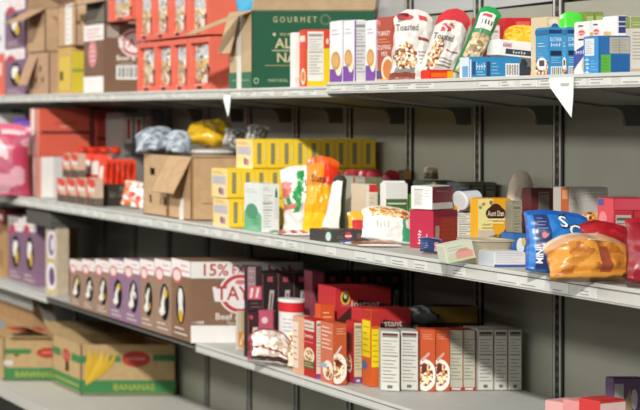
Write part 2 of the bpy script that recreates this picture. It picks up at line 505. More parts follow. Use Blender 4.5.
# ================================================================== UPPER SHELF
ORG, DOGB, DOGP, WHT = 'e2705c', '7d604e', '86687f', 'eceae6'
def dog_art(col, big=False):
    return [('r', 'F', 0, .78, 1, 1, 'efe9e8'), ('t', 'F', '15%', .3, .88, .07, 'd4828a', .45), ('l', 'F', .5, .82, .92, .96, 2, 'd4828a'),
            ('e', 'F', .3, .8, .22, .07, 'c04a5a'), ('e', 'F', .55, .46, .27, .25, '1d1a18'),
            ('e', 'F', .48, .5, .13, .13, 'eceae4'), ('e', 'F', .64, .38, .1, .11, 'd8b23c'), ('e', 'F', .6, .56, .1, .07, 'f2f0ea'),
            ('l', 'F', .15, .04, .85, .17, 2, 'd8cfc4')]
def dog_box(label, x0, x1, yt, fl, col, t, z, z0=None, art=None, D=None, group='pet food boxes with oval windows'):
    return carton('pet_food_box', label, 'pet food box', x0, x1, yt, col, art or dog_art(col), fl=fl, t=t, z=z, z0=z0, group=group, D=D)
p = dog_box('purple pet food box with white top standing on far upper shelf', 25, 40, 48, 5, DOGP, 2.72, ZUL, D=.36)
dog_box('purple pet food box stacked on top of another purple box, far upper shelf', 25, 40, -2, 5, DOGP, 2.72, ZUL, z0=ZUL + zz(48, dd(25, 2.72)) - ZUL + .002, D=.36)
d_ = dd(4, 2.72)
carton('carton', 'orange-red carton at the far end of the upper shelf', 'carton', 4, 20, 54, ORG, [('r', 'F', .1, .5, .9, .8, 'efd8cc')], fl=-18, t=2.72, z=ZUL, D=.35)
carton('carton', 'white carton stacked on the orange-red carton, far end of upper shelf', 'carton', 4, 20, -8, 'e6e6ea', [('r', 'F', .1, .2, .9, .3, 'b0b0bc')], fl=-18, t=2.72, z=ZUL, z0=zz(54, d_) + .002, D=.35)

open_carton('carton', 'plain tan carton with small round holes on upper shelf, beside purple pet food box', 'carton', 49, 57.5, 52, fl=29, t=2.71, z=ZUL, D=.3,
            holes=((.28, .3, .4, .42), (.62, .3, .74, .42), (.5, .55, .62, .68)), flaps=(('F', .0, .45, .16, 160), ('L', 0, 1, .04, 90)))
z1 = zz(52, dd(49, 2.71))
open_carton('carton', 'opened tan carton with splayed flaps stacked over the holed tan carton', 'carton', 45, 58, 8, fl=27, t=2.715, z=ZUL, z0=z1 + .003, D=.3, base='bc9c7c:card',
            flaps=(('F', 0, 1, .13, 118), ('B', 0, 1, .1, 30), ('L', 0, 1, .12, -20), ('X', 0, 1, .12, 16)))
carton('carton', 'yellow and tan printed carton on upper shelf beside the brown pet food carton', 'carton', 72, 84, 47, 'c9a468:card',
       [('r', 'F', .1, .1, .9, .8, 'd9bd54'), ('r', 'F', .15, .3, .4, .5, '5c5a38'), ('r', 'X', 0, .05, 1, .9, 'd4c03c'), ('r', 'X', 0, .47, 1, .54, '8ea04a'), ('l', 'X', .2, .6, .8, .85, 3, '9c8a30')], fl=58, t=2.71, z=ZUL, D=.3)
z1 = zz(47, dd(72, 2.71))
open_carton('carton', 'tan carton with a white strip label, stacked on the yellow printed carton', 'carton', 76, 85, 0, fl=58, t=2.715, z=ZUL, z0=z1 + .003, D=.3, base='c2a080:card',
            art=[('r', 'F', .42, .05, .8, .95, 'ece8e2'), ('l', 'F', .48, .1, .72, .9, 7, 'c8c0b8')], flaps=(('X', 0, 1, .17, 150), ('F', 0, 1, .1, 60)))
taya = [('r', 'F', 0, .77, 1, 1, 'f0ebe8'), ('l', 'F', .12, .80, .9, .96, 3, 'cf5560'), ('e', 'F', .45, .58, .22, .2, 'd88a8c'), ('l', 'F', .35, .45, .58, .72, 4, 'f3e4e0'), ('r', 'F', 0, .02, 1, .25, 'efece8'),
        ('r', 'X', .03, .80, .15, .96, 'b8aca0'), ('l', 'X', .035, .82, .145, .95, 4, '8a7868'),
        ('e', 'X', .30, .72, .145, .2, 'f1e9e6'), ('e', 'X', .30, .72, .13, .178, 'c44a58'), ('e', 'X', .30, .72, .105, .142, 'f1e9e6'), ('p', 'X', [(.15, .65), (.46, .65), (.47, .79), (.14, .79)], 'f1e9e6'), ('t', 'X', 'TAYT', .31, .66, .12, 'c0303f', .29),
        ('t', 'X', 'Beef &', .22, .47, .075, 'efe9e2', .2), ('l', 'X', .14, .41, .3, .45, 1, 'd8cfc6'), ('b', 'X', .12, .2, .34, .4)]
carton('pet_food_carton', 'brown pet food carton with red circle logo and white top on upper shelf', 'pet food carton', 104, 150, 23.5, DOGB, taya, fl=84, t=2.71, z=ZUL, D=.42)
zt = zz(23.5, dd(104, 2.71))
open_carton('carton', 'grey-brown open carton standing on the brown pet food carton, upper shelf', 'carton', 105, 118, 0, fl=86, t=2.72, z=ZUL, z0=zt + .003, D=.1, base='7c746a:card', flaps=(('F', 0, 1, .08, 100),))

def window_box(label, x0, fl, yt, z0, t, D, grp, seed, hz=None):
    d = dd(x0, t); W = d*(x0+540)/(fl+540) - d - .002; h = (hz or zz(yt, d)) - z0; z0 += .001
    root = empty('window_box', (-d - W/2, yy(x0, d) + D/2, z0)); tag(root, label, 'display box', grp)
    m = MB(); e = .006; f = .16
    m.box(-W/2, W/2, -D/2 + .02, D/2, 0, h, ORG)
    m.build('body', root)
    m = MB()
    m.box(-W/2, W/2, -D/2, -D/2 + .0195, 0, h*.12, ORG); m.box(-W/2, W/2, -D/2, -D/2 + .0195, h*.90, h, ORG)
    m.box(-W/2, -W/2 + W*.09, -D/2, -D/2 + .0195, h*.12, h*.90, ORG); m.box(W/2 - W*.07, W/2, -D/2, -D/2 + .0195, h*.12, h*.90, ORG)
    m.build('window_frame', root)
    pm = MB(); paint(pm, [('r', 'F', .42, .03, .62, .09, '3c2c28'), ('r', 'F', .3, .1, .8, .12, 'f0b8a8'), ('r', 'F', .9, .12, 1, .44, 'b8503c'), ('r', 'F', .9, .35, 1, .44, '3a2a28')], W, D, h, 'F')
    pm.build('front_print', root)
    rr = random.Random(seed)
    m = MB(); nu, nv = 10, 14
    for j in range(nv+1):
        for i in range(nu+1):
            u, v = i/nu, j/nv
            bul = .011 * (1 - abs(2*u-1)**3) * math.sin(math.pi*min(1, v+.05))
            m.v.append((-W*.385 + u*W*.77, -D/2 + .0185 - bul - .002*rr.random(), h*.145 + v*h*.72))
    for j in range(nv):
        for i in range(nu):
            a = j*(nu+1)+i; u, v = (i+.5)/nu, (j+.5)/nv
            k = 'b4c4cc:film' if v > .66 else ('e6e2d6:film' if v < .3 and u > .5 else 'c8b088:film')
            if rr.random() < .35: k = rr.choice(('d8a85c:film', 'eceae2:film', '8a6c4c:film', 'd8dfe2:film', '6c5a4c:film', 'c87c50:film'))
            m.f.append((a, a+1, a+nu+2, a+nu+1)); m.m.append(m.k(k))
    m.build('snack_bag', root, smooth=True)
    return root
low = [(155, 137), (171.5, 155), (187, 171.5), (210, 188)]
nm = ['furthest along', 'second from the far end', 'third from the far end', 'nearest the carton']
for i, (x0, fl) in enumerate(low):
    window_box('orange windowed snack box in the bottom row, ' + nm[i], x0, fl, 37 if i < 3 else 36.5, ZUL, 2.705, .26 if i == 3 else .16, 'orange windowed snack boxes', i, zz(36.5, dd(210, 2.705)))
zt2 = zz(36.5, dd(210, 2.705)) + .008
top = [(152, 136), (168, 152), (186, 168.5), (207, 187)]
for i, (x0, fl) in enumerate(top):
    window_box('orange windowed snack box in the top row over others, ' + nm[i], x0, fl, -12, zt2, 2.70, .2 if i == 3 else .15, 'orange windowed snack boxes', i + 9)
window_box('orange windowed snack box standing on the brown pet food carton', 132, 108, -10, zt + .003, 2.715, .2, 'orange windowed snack boxes', 31)

# green gourmet carton
GR, KR = '265a43', 'c4ab88:card'
dg = dd(252, 2.70); 
gart = [('r', 'X', 0, 0, 1, .985, GR), ('t', 'X', 'G O U R M E T', .35, .84, .075, 'b8b48c', .36), ('e', 'X', .60, .875, .045, .07, '5e7a58'), ('e', 'X', .60, .875, .03, .047, GR), ('l', 'X', .69, .83, .95, .905, 1, '5e7a58'),
        ('e', 'X', .18, .69, .013, .022, 'c8c098'), ('t', 'X', 'NO MSG', .29, .672, .036, 'c8c098', .2),
        ('t', 'X', 'ALL', .28, .515, .125, 'd2c79c', .24), ('r', 'X', .16, .48, .5, .492, 'c8c098'), ('t', 'X', 'NATURAL', .455, .335, .125, 'd2c79c', .6), ('l', 'X', .1, .28, .5, .32, 1, 'b0ac84'),
        ('e', 'X', .03, .105, .022, .04, 'a8b890'), ('e', 'X', .03, .105, .014, .026, GR), ('t', 'X', 'NATURAL', .21, .09, .04, 'a8b890', .24),
        ('r', 'F', 0, .0, 1, .22, '3d7354'), ('l', 'F', .15, .09, .9, .15, 1, '8aa888'), ('r', 'F', .36, .0, .56, .96, 'e2e0da'), ('t', 'F', 'xxxxxxx', .22, .55, .12, '7d7050', .3, True)]
open_carton('gourmet_carton', 'large green and tan gourmet carton with open flaps on upper shelf', 'carton', 252, 374, 10, fl=229, d=dg, z=ZUL, base=KR, art=gart,
            flaps=(('F', .55, 1, .21, 112), ('F', .0, .5, .15, 165), ('X', 0, 1, .14, 14), ('B', 0, 1, .05, -60)))
bag('snack_packet', 'bright blue packet poking out of the green gourmet carton', 'packet', 252, 30, dg + .08, .09, .16, .03, (0, -8, 35), lambda u, v: '2a9ac4:film', '2a9ac4:film', seed=3, nu=8, nv=10)

PUR = '7c4aa0'
carton('cereal_box', 'slim white box between the green carton and the red-and-yellow box', 'cereal box', 294.6, 304, 33, 'ecebe8', [('r', 'X', 0, .1, 1, .2, 'd8d4cc')], fl=290, t=2.735, z=ZUL)
carton('cereal_box', 'red and yellow box with a white nutrition panel on upper shelf', 'cereal box', 306, 330, 30, 'd5482c',
       [('r', 'X', .0, .0, 1, .68, 'e8c81c'), ('r', 'X', 0, 0, .04, 1, 'd5482c')] + nut('X', .06, .12, .72, .97, 'e6e4de', '9a988f') + [('e', 'X', .87, .8, .06, .05, 'f0d0b0'),
        ('r', 'F', .1, .8, .9, .9, 'f0d8c8'), ('e', 'F', .6, .2, .35, .14, 'f0e0c0'), ('e', 'F', .6, .2, .25, .09, 'c07838')], fl=299.7, t=2.75, z=ZUL)
def pbox(label, x0, x1, yt, fl, D=None):
    return carton('cereal_box', label, 'cereal box', x0, x1, yt, 'eeedf0',
       [('e', 'F', .1, .06, .85, .22, PUR), ('p', 'F', [(0, 0), (.9, 0), (1, .1), (1, .3), (.5, .22), (0, .12)], PUR), ('e', 'F', .72, .3, .26, .13, 'f2e6c8'), ('e', 'F', .5, .4, .36, .14, 'c89450'), ('e', 'F', .5, .4, .28, .1, 'dcae6c'), ('l', 'F', .2, .78, .8, .9, 2, 'c8b8d4')] + nut('X', .1, .04, .95, .98, 'd8d8d8', '8f8f8f') + [('r', 'X', 0, 0, .12, 1, PUR)],
       fl=fl, t=2.74, z=ZU if dd(x0, 2.74) < SEAM0 else ZUL, group='purple and white cereal boxes', D=D)
pbox('white cereal box with purple swoosh, next to the red-and-yellow box', 342.5, 360, 21, 330, D=.03)
pbox('white cereal box with purple swoosh and bare grey nutrition side, middle of three', 354.2, 366, 20.5, 343.6)
pbox('white cereal box with purple swoosh, next to the brown stuffing box', 376, 380, 20.5, 366)
carton('stuffing_box', 'red-brown stuffing mix box beside the first granola bag', 'stuffing mix box', 392.5, 399, 17, 'b4503e',
       [('e', 'F', .18, .92, .12, .05, 'd87868'), ('t', 'F', 'TURKEY', .5, .72, .07, 'f2e4d4', .8), ('l', 'F', .15, .6, .85, .69, 2, 'e8a860'), ('t', 'F', 'STUFFING', .5, .5, .075, 'f2e4d4', .85), ('t', 'F', 'MIX', .55, .4, .075, 'f2e4d4', .4),
        ('e', 'F', .75, .2, .4, .2, 'f0e2cc'), ('e', 'F', .75, .2, .3, .15, 'd08040'), ('r', 'F', .04, .06, .3, .18, '4a5a80'), ('r', 'F', .0, 0, 1, .05, 'd8a070')], fl=376.5, t=2.745, z=ZU)

def gran_art(seed):
    def f(u, v):
        if (u-.33)**2/.09 + (v-.33)**2/.035 < 1 and u < .62: return 'granola'
        if v < .1 and u < .6: return '8c4a38:film'
        if .1 < v < .17 and .1 < u < .55: return '8a8a88:film'
        if .62 < u < .9 and .56 < v < .59: return '8c3a38:film'
        if .66 < u < .9 and .2 < v < .42 and int(v*40) % 2: return '9a9896:film'
        if .86 < v < .92 and .62 < u < .84: return 'c84848:film'
        return 'dbd8d3:film'
    return f
g1_ = bag('granola_bag', 'white granola bag with cereal picture, upright beside the brown stuffing box', 'granola bag', 411, 78, 4.66, .112, .208, .07, (-4, 2, 62), gran_art(1), 'dbd8d3:film', 'd8d4d0:film', seed=2, taper=.12, rnd=.14, crumple=.008, z=ZU + .001, nu=32, nv=40)
def gran2(u, v):
    if v > .8: return 'c8353c:film'
    if (u-.25)**2/.03 + (v-.3)**2/.07 < 1 and u < .4: return 'granola'
    if .62 < v < .76 and .2 < u < .55 and (int(u*16) + int(v*30)) % 3: return 'c84848:film'
    if .34 < v < .38 and .5 < u < .85: return '9c3a38:film'
    if .1 < v < .28 and .35 < u < .75 and int(v*40) % 2: return '8a8886:film'
    return 'dbd8d3:film'
g2_ = bag('granola_bag', 'leaning white granola bag with a red top, between two other bags', 'granola bag', 437, 78, 4.56, .098, .198, .06, (-6, 15, 64), gran2, 'efede9:film', 'c8353c:film', seed=5, taper=.16, rnd=.16, crumple=.008, z=ZU + .001, nu=32, nv=40)
bag_text(g1_, 'lettering', .112, .07, .208, [('t', 'F', 'Toasted', .36, .68, .10, '55524e', .5), ('e', 'F', .3, .88, .2, .045, 'c8545a')])
bag_text(g2_, 'lettering', .098, .06, .198, [('t', 'F', 'Toasted', .36, .5, .09, '55524e', .5)])
def nut_art(u, v):
    if u < .07 or u > .93: return '2c7a44:film'
    if v > .9: return '2aa050:film'
    if v > .66:
        if .72 < v < .8 and .2 < u < .8 and (int(u*14)) % 2: return '5a5a50:film'
        if .84 < v < .88 and .2 < u < .6: return 'c8505a:film'
        if u > .78: return '2c7a44:film'
        return 'e4e4dc:film'
    if v > .6: return '4a8a5c:film'
    return 'nuts'
bag('nut_bag', 'tilted green-edged clear bag of nuts behind the blue boxes', 'nut bag', 463, 78, 4.44, .056, .205, .045, (-8, 23, 72), nut_art, '5a8a60:film', '1f9a4c:film', seed=8, crumple=.004, z=ZU + .004, nu=26, nv=44)
carton('snack_packet', 'small flat red and yellow box lying before the leaning granola bag', 'packet', 429, 453, 70.5, 'd8301c', [('r', 'X', .08, .3, .9, .75, 'e86a1c'), ('r', 'X', .75, .1, 1, .9, 'f0b020')], t=2.705, W=.04, z=ZU)

BLU = '2f86bd'
carton('pasta_box', 'light blue box lying on its side under the white dessert box', 'food box', 469.5, 520, 57.5, BLU,
       [('r', 'X', .0, .08, .03, .9, 'd8e4ec'), ('r', 'X', .05, .2, .11, .8, '2c4a78'), ('t', 'X', 'xxxx', .22, .42, .34, 'c8e0ee', .18), ('l', 'X', .14, .15, .3, .4, 2, 'b8d8ea'), ('r', 'X', .33, .15, .4, .8, '2c3c60'), ('l', 'X', .43, .2, .58, .8, 4, '9cc8e2'), ('b', 'X', .7, .12, .97, .72),
        ('r', 'F', 0, 0, 1, 1, 'd4e2ec'), ('r', 'F', .3, .1, .9, .6, '6a9cc8')], fl=460, t=2.735, z=ZU)
zt = zz(57.5, dd(469.5, 2.735))
dk = 4.385
root = carton_at('dessert_box', 'tipped white dessert box resting on the light blue box', 'food box', (-dk, yy(498, dk), zt + .003), .05, .102, .042, 'eeedeb',
        [('r', 'X', .1, .55, .34, .85, 'd8b0b4'), ('t', 'X', 'xxxx', .2, .6, .16, '8a4858', .2), ('r', 'X', .18, .12, .92, .46, '3c4150'), ('t', 'X', 'xxxxx', .55, .17, .22, 'dcdcdc', .6)], tilt=R(-6))
dk = 4.445
carton_at('food_box', 'small grey box leaning beside the tipped white dessert box', 'food box', (-dk + .012, yy(536, dk), ZU + .012), .012, .022, .082, 'c9c9c4',
          [('l', 'X', .15, .1, .85, .9, 7, '8f8f8c'), ('r', 'X', .3, .3, .6, .42, '6c6c6a')], tilt=R(32))
# tub with a yellow lid, tipped towards the aisle
dk = 4.36
tub = empty('snack_tub', (-dk - .16, yy(524, dk + .10) + .02, ZU + .036)); tub.rotation_euler = (R(10), R(35), 0)
tag(tub, 'round white tub with a yellow lid behind the white dessert box', 'tub')
m = MB(); m.lathe([(.034, 0), (.044, .085), (.044, .098)], '6d7a94', 28); tb = m.build('body', tub, smooth=False)
m = MB(); m.lathe([(.0455, .093), (.0495, .096), (.0495, .112), (.047, .115), (.03, .1155), (.005, .1155)], 'cornprint', 28); m.build('lid', tub)
m = MB()
for q in range(28):
    a0 = 2*math.pi*q/28; a1 = 2*math.pi*(q+1)/28
    if q % 7 < 5: m.face([(math.cos(a)*r_, math.sin(a)*r_, z_) for a, r_, z_ in ((a0, .0385, .03), (a1, .0385, .03), (a1, .0432, .07), (a0, .0432, .07))], 'd8d8d4')
m.build('label_print', tb)

carton('food_box', 'white and red narrow box behind the nut bag', 'food box', 491, 501, 19, 'ece8e4', nut('X', .12, .1, .75, .85, 'e6e2de', 'a8a09c') + [('r', 'X', .8, 0, 1, 1, 'c83030'), ('r', 'X', 0, .9, 1, 1, 'c83030')], d=4.64, W=.04, z=ZU)
carton('food_box', 'red box with white letter behind the yellow-lidded tub', 'food box', 505, 532, 18.5, 'c8262e', [('e', 'X', .2, .82, .09, .055, 'e8a830'), ('t', 'X', 'D', .2, .79, .05, '7a1a1a'), ('r', 'X', .4, .87, .9, .95, 'e06058')], d=4.66, W=.035, z=ZU)
carton('food_box', 'small dark red box beside the white-and-red box, against the back', 'food box', 480, 490, 18, 'a82c30', [('r', 'X', .2, .2, .8, .6, 'c86058')], d=4.6, W=.04, z=ZU)
bag('snack_packet', 'orange and white packet behind the first blue cereal box', 'packet', 541, 60, 4.28, .05, .12, .03, (-5, 8, 60), lambda u, v: 'e8902c:film' if v > .6 or u < .3 else 'e4ddd4:film', 'd8802c:film', seed=12, z=ZU + .002, nu=10, nv=14)
def sul(label, x0, x1, fl, t, grp=True):
    return carton('cereal_box', label, 'cereal box', x0, x1, 28, '3a8fc4',
      [('r', 'X', 0, .88, 1, .96, '1c3c6c'), ('t', 'X', 'SULTANA', .5, .72, .085, 'd8ecf6', .85), ('t', 'X', 'xxxx', .5, .61, .085, 'd8ecf6', .7), ('r', 'X', .1, .43, .9, .53, '1a2a48'), ('l', 'X', .15, .27, .85, .41, 3, 'a8d4ec'), ('b', 'X', .12, .02, .9, .21),
       ('r', 'F', 0, 0, 1, .34, 'granola'), ('e', 'F', .5, .27, .4, .13, 'e8eef2'), ('r', 'F', .3, .22, .72, .34, '4a4848'), ('l', 'F', .2, .6, .8, .72, 2, 'c8e0f0'), ('l', 'F', .2, .4, .7, .5, 2, '88bce0'), ('r', 'F', 0, .86, 1, .96, '246a9c')],
      fl=fl, t=t, z=ZU, group='blue bran cereal boxes')
sul('blue bran cereal box showing its picture front, beside the yellow-lidded tub', 548.5, 562.5, 536, 2.74)
sul('blue bran cereal box squeezed against the white-and-red cereal box', 567, 575.5, 562.8, 2.75)
carton('food_box', 'pale tan box seen over the blue bran cereal boxes', 'food box', 546, 570, 17.5, 'd8c4a0', [('e', 'X', .3, .92, .2, .06, 'e8dcc4'), ('e', 'X', .36, .83, .16, .07, '2c5cb0')], d=4.2, W=.06, z=ZU)
def wart():
    return [('e', 'F', .5, .78, .3, .1, 'f6dcdc'), ('e', 'F', .5, .8, .22, .05, 'd84858'), ('t', 'F', 'xxxxx', .5, .77, .05, 'f4f0f0', .4), ('r', 'F', .3, .66, .65, .69, '3a3a44'), ('r', 'F', .3, .92, .62, .945, '3c4a74'), ('p', 'F', [(0, .45), (1, .62), (1, .48), (.2, .2), (0, .1)], '3c4c9c'), ('t', 'F', 'xxxx', .45, .4, .08, 'e8e8f4', .6), ('e', 'F', .9, .18, .35, .16, 'e0c088'), ('r', 'X', 0, .5, 1, .8, 'd0b478'), ('l', 'X', .1, .1, .9, .45, 4, '9aa0b0')]
carton('cereal_box', 'white cereal box with red emblem and blue band, next to the low blue carton', 'cereal box', 589.5, 593, 22, 'ecebe9', wart(), fl=574.6, t=2.71, z=ZU)
carton('cereal_box', 'white cereal box with red emblem peeking over the low blue carton', 'cereal box', 603.5, 616, 20.5, 'ecebe9', wart(), fl=590, t=2.86, z=ZU)
carton('cereal_box', 'navy topped white cereal box standing behind the low blue carton', 'cereal box', 617, 629, 16.5, 'e4e4e6', [('r', 'X', 0, .72, 1, 1, '33406e'), ('l', 'X', .1, .8, .9, .95, 2, 'c8ccd8'), ('l', 'X', .12, .3, .9, .68, 5, '9a9ca8'), ('r', 'X', 0, 0, .08, 1, 'f2f2f2')], d=3.98, W=.05, z=ZU)
low_ = carton('cereal_box', 'low bright blue carton with a green square near the shelf edge', 'food carton', 599, 630, 36.5, '2668a8',
       [('r', 'X', 0, 0, .02, 1, '1c5c9c'), ('r', 'X', .33, .55, .98, .97, 'a9a69c'), ('l', 'X', .4, .6, .95, .94, 5, '8d8b84'), ('r', 'X', .63, .55, .645, .97, '76746e'), ('r', 'X', .04, .04, .36, .52, '5aa83c'), ('l', 'X', .08, .1, .32, .45, 4, '4c9434'), ('r', 'X', .4, .1, .95, .5, '1f5c9a'),
        ('r', 'F', 0, 0, 1, 1, '3490d0'), ('r', 'F', .1, .5, .72, .95, 'e4e6ea'), ('l', 'F', .16, .55, .66, .9, 6, '9aa4b0'), ('t', 'F', 'xxxx', .25, .05, .3, 'd0e8f8', .4, True), ('l', 'F', .5, .1, .95, .4, 4, '8cc8ec')], fl=584, t=2.70, z=ZU)
for i, (a, b, lab) in enumerate(((571, 584, 'lime green packet at the back of the upper shelf, behind the white-and-red cereal box'), (585.5, 594, 'olive green box at the back, beside the lime packet'), (595, 603.5, 'olive green box at the back, behind the navy topped box'))):
    if i == 0: bag('snack_packet', lab, 'packet', 566, 60, 4.1, .055, .165, .03, (-3, 6, 70), lambda u, v: '48c838:film', '48c838:film', seed=21, z=ZU + .002, nu=10, nv=14)
    else: carton('food_box', lab, 'food box', a, b, 12.5, '7d9048', [('r', 'X', .1, .86, .9, .94, 'a4b470')], d=4.08, W=.04, z=ZU)
carton('cereal_box', 'tall green-topped grey cereal box by the picture edge, upper shelf', 'cereal box', 630.5, 652, 17, 'cfcac0',
       [('r', 'X', 0, .8, 1, 1, '8c9c5c'), ('l', 'X', .08, .84, .5, .93, 2, 'c8d0a0'), ('l', 'X', .08, .25, .9, .76, 9, '9a968c'), ('r', 'X', 0, .03, 1, .1, 'b8a890'), ('r', 'F', 0, .8, 1, 1, '7c8c50')], fl=626, t=2.78, z=ZU)
# ================================================================== MIDDLE SHELF
ORD = ['first', 'second', 'third', 'fourth', 'fifth', 'sixth', 'seventh', 'eighth', 'ninth', 'tenth', 'eleventh']
# far left
bag('pink_bag', 'big pink bag with a red ring emblem at the far end of middle shelf', 'bag', -2, 190, 7.55, .3, .34, .12, (-3, 0, 50),
    lambda u, v: ('cc98a4:film' if noise.noise(Vector((u*3, v*3, 2))) > .16 else 'b0566c:film' if noise.noise(Vector((u*4, v*4, 8))) > .12 else 'c06a80:film' if .05 < ((u-.5)**2 + (v-.55)**2) < .09 else ('e4c4ca:film' if ((u-.5)**2 + (v-.55)**2) < .05 or v > .85 else 'b8405c:film')), 'b8405c:film', 'c8607a:film', seed=31, z=ZM + .002, nu=30, nv=34)
carton('carton', 'white carton behind the big pink bag', 'carton', -16, 26, 114, 'dcdcde', d=8.2, W=.3, z=ZM)
open_carton('carton', 'tan carton with a lifted flap between the pink bag and orange-red cartons', 'carton', 18, 28, 150, fl=2, t=2.72, z=ZM, D=.2, base='b4936e:card', flaps=(('F', 0, 1, .16, 125), ('X', 0, 1, .05, 170)))
bag('snack_packet', 'purple packet on top of the tan carton near the pink bag', 'packet', 22, 148, dd(18, 2.74) + .02, .1, .055, .03, (-10, 0, 50), lambda u, v: '5c3a98:film', '5c3a98:film', seed=33, z=ZM + .31, nu=8, nv=8)
oart = [('r', 'F', .1, .0, .45, 1, 'e8e0d8'), ('r', 'F', .65, .0, .78, 1, 'd8b8a8'), ('r', 'X', 0, .47, 1, .53, '5c2c28'), ('t', 'X', 'xxxxxxx', .5, .66, .08, '8a4438', .55), ('e', 'X', .5, .63, .12, .03, 'd88878')]
carton('carton', 'white-sided carton with orange slotted front under the orange-red carton', 'carton', 41, 66, 157, ORG, [('r', 'X', 0, 0, .5, 1, 'e4e2de'), ('r', 'X', .5, 0, 1, 1, 'c8c8c4'), ('r', 'F', .3, 0, .5, 1, 'efe4da'), ('r', 'F', .7, 0, .85, 1, 'd8c4b4')], fl=30, t=2.70, z=ZM)
z_ = zz(157, dd(41, 2.70)) + .003
carton('carton', 'large orange-red carton with a dark stripe, stacked high under upper shelf', 'carton', 41, 90, 109, 'd4604c', oart, fl=30, t=2.70, z=ZM, z0=z_)
d_ = dd(41, 2.70)
carton('carton', 'second orange-red carton behind the red packet row, near the dark gap', 'carton', 97, 116, 110.5, 'b8483c', [('r', 'X', 0, .66, 1, .69, '4a2420'), ('r', 'X', .75, .45, .95, .9, 'c8c0a8')], d=7.42, W=.3, z=ZM)
for i, (a, b, lab) in enumerate(((124, 133, 'grey carton with red and white squares, deeper behind the clear bags'), (134, 143.5, 'grey carton with red and white squares, next to the yellow bag'), (144.5, 154, 'grey carton with red and white squares, last before dark wall'))):
    carton('carton', lab, 'carton', a, min(b, 150.5), 113, '7c7a76', [('r', 'X', .1, .66, .9, .95, 'dcd4d0'), ('r', 'X', .3, .7, .7, .93, 'b84038'), ('r', 'X', 0, .5, 1, .53, '4c4a48')], d=7.1, W=.2, z=ZM, group='grey cartons with red and white squares')

def pouch_box(lab, x0, fl, yt, yb, t, g):
    d = dd(x0, t); W = d*(x0+540)/(fl+540) - d - .003; z0 = zz(yb, d) if yb else ZM; h = zz(yt, d) - z0
    return carton_at('snack_pouch', lab, 'pouch', (-d, t - T, z0), W, .03, h, 'cdb09c', [('r', 'F', 0, .0, 1, .3, '5c5046'), ('r', 'F', 0, .3, .4, 1, 'd4604c'), ('e', 'F', .5, .62, .34, .26, 'e4e0dc'), ('e', 'F', .6, .8, .36, .16, 'd4503c'), ('e', 'F', .5, .45, .2, .1, 'd8b090'), ('r', 'X', 0, 0, 1, .3, '6c6052')], g, flap=False)
for i, (fl, x0) in enumerate(((57, 66), (66.5, 76), (76.5, 86), (86.5, 96))):
    pouch_box('white and red pouch in the lower tier by display box, ' + ORD[i] + ' from the far end', x0, fl, 178.5, None, 2.66, 'white and red pouches')
zp = zz(178.5, dd(76, 2.66)) + .012
for i, (fl, x0) in enumerate(((62.5, 70), (70.5, 78.5))):
    pouch_box('white and red pouch in the upper tier over others, ' + ORD[i] + ' from the far end', x0, fl, 153.5, 177.5, 2.66, 'white and red pouches')
db = empty('display_box', (-6.80, yy(98, 6.75) + .09, ZM)); tag(db, 'dark brown display box holding the red noodle packets', 'display box')
m = MB(); W_, D_, h_ = .1, .185, .093
m.box(-W_/2, W_/2, -D_/2, D_/2, 0, .004, '3c342e'); m.box(W_/2-.004, W_/2, -D_/2, D_/2, 0, h_, '3c342e'); m.box(-W_/2, -W_/2+.004, -D_/2, D_/2, 0, h_, '3c342e'); m.box(-W_/2, W_/2, -D_/2, -D_/2+.004, 0, h_, '3c342e'); m.box(-W_/2, W_/2, D_/2-.004, D_/2, 0, h_, '3c342e')
m.build('body', db)
m = MB(); paint(m, [('t', 'X', 'LI', .34, .42, .22, '9a8f84', .2), ('l', 'X', .44, .4, .9, .62, 2, '8a8078'), ('r', 'X', .5, .68, .8, .9, '6c625a')], W_, D_, h_, 'X'); m.build('side_print', db)
def rpack(lab, px, d, seed, h=.165, tilt=0):
    r_ = random.Random(seed)
    def a(u, v):
        if .35 < v < .8 and abs(u - .5) < .2: return 'ecdcd4:film'
        return 'd0371f:film' if (int(u*7) + int(v*9) + seed) % 5 else 'e2583a:film'
    return bag('noodle_packet', lab, 'noodle packet', px, 200, d, .078, h, .021, (0, tilt, 4), a, 'd0371f:film', 'd8452c:film', 'red noodle packets', seed=seed, z=ZM + .006, nu=10, nv=12, crumple=.003)
for i in range(6):
    rpack('red noodle packet standing in dark display box, ' + ORD[i] + ' from the white pouches', 102.5 + 5.7*i, 6.80, 40 + i, .19, 2)
for i in range(2):
    bag('noodle_packet', 'large red and white noodle packet between pouches and display box, ' + ('upright' if i else 'nearest the upper pouches'), 'noodle packet', 89 + 9.5*i, 200, 7.03 - .1*i, .12, .21, .04, (-4, 0, 25),
        lambda u, v: 'eae2dc:film' if (.3 < v < .85 and .15 < u < .85 and not (.5 < v < .6)) else 'd8391f:film', 'd8391f:film', 'd8391f:film', seed=50 + i, z=ZM + .003, nu=12, nv=14)
for i in range(5):
    bag('noodle_packet', 'red noodle packet lying flat over the standing red packets, ' + ORD[i] + ' from the far end', 'noodle packet', 82 + 11*i, 160, 7.15, .045, .03, .045, (0, 0, 70), lambda u, v: 'd43a22:film', 'd43a22:film', seed=60 + i, z=ZM + .21, nu=8, nv=8, parts=False)
def hold_up(lab, x0, x1, yt, d, W, col):
    return carton('carton', lab, 'carton', x0, x1, yt, col, [('r', 'X', .1, .2, .9, .7, '8a3c34')], d=d, W=W, z=ZM)
hold_up('plain red carton under the flat-lying red noodle packets', 84, 106, 160.5, 7.10, .12, 'b04a3c')
hold_up('plain red carton behind the dark display box under red packets', 109, 125, 160.5, 7.06, .12, 'b04a3c')
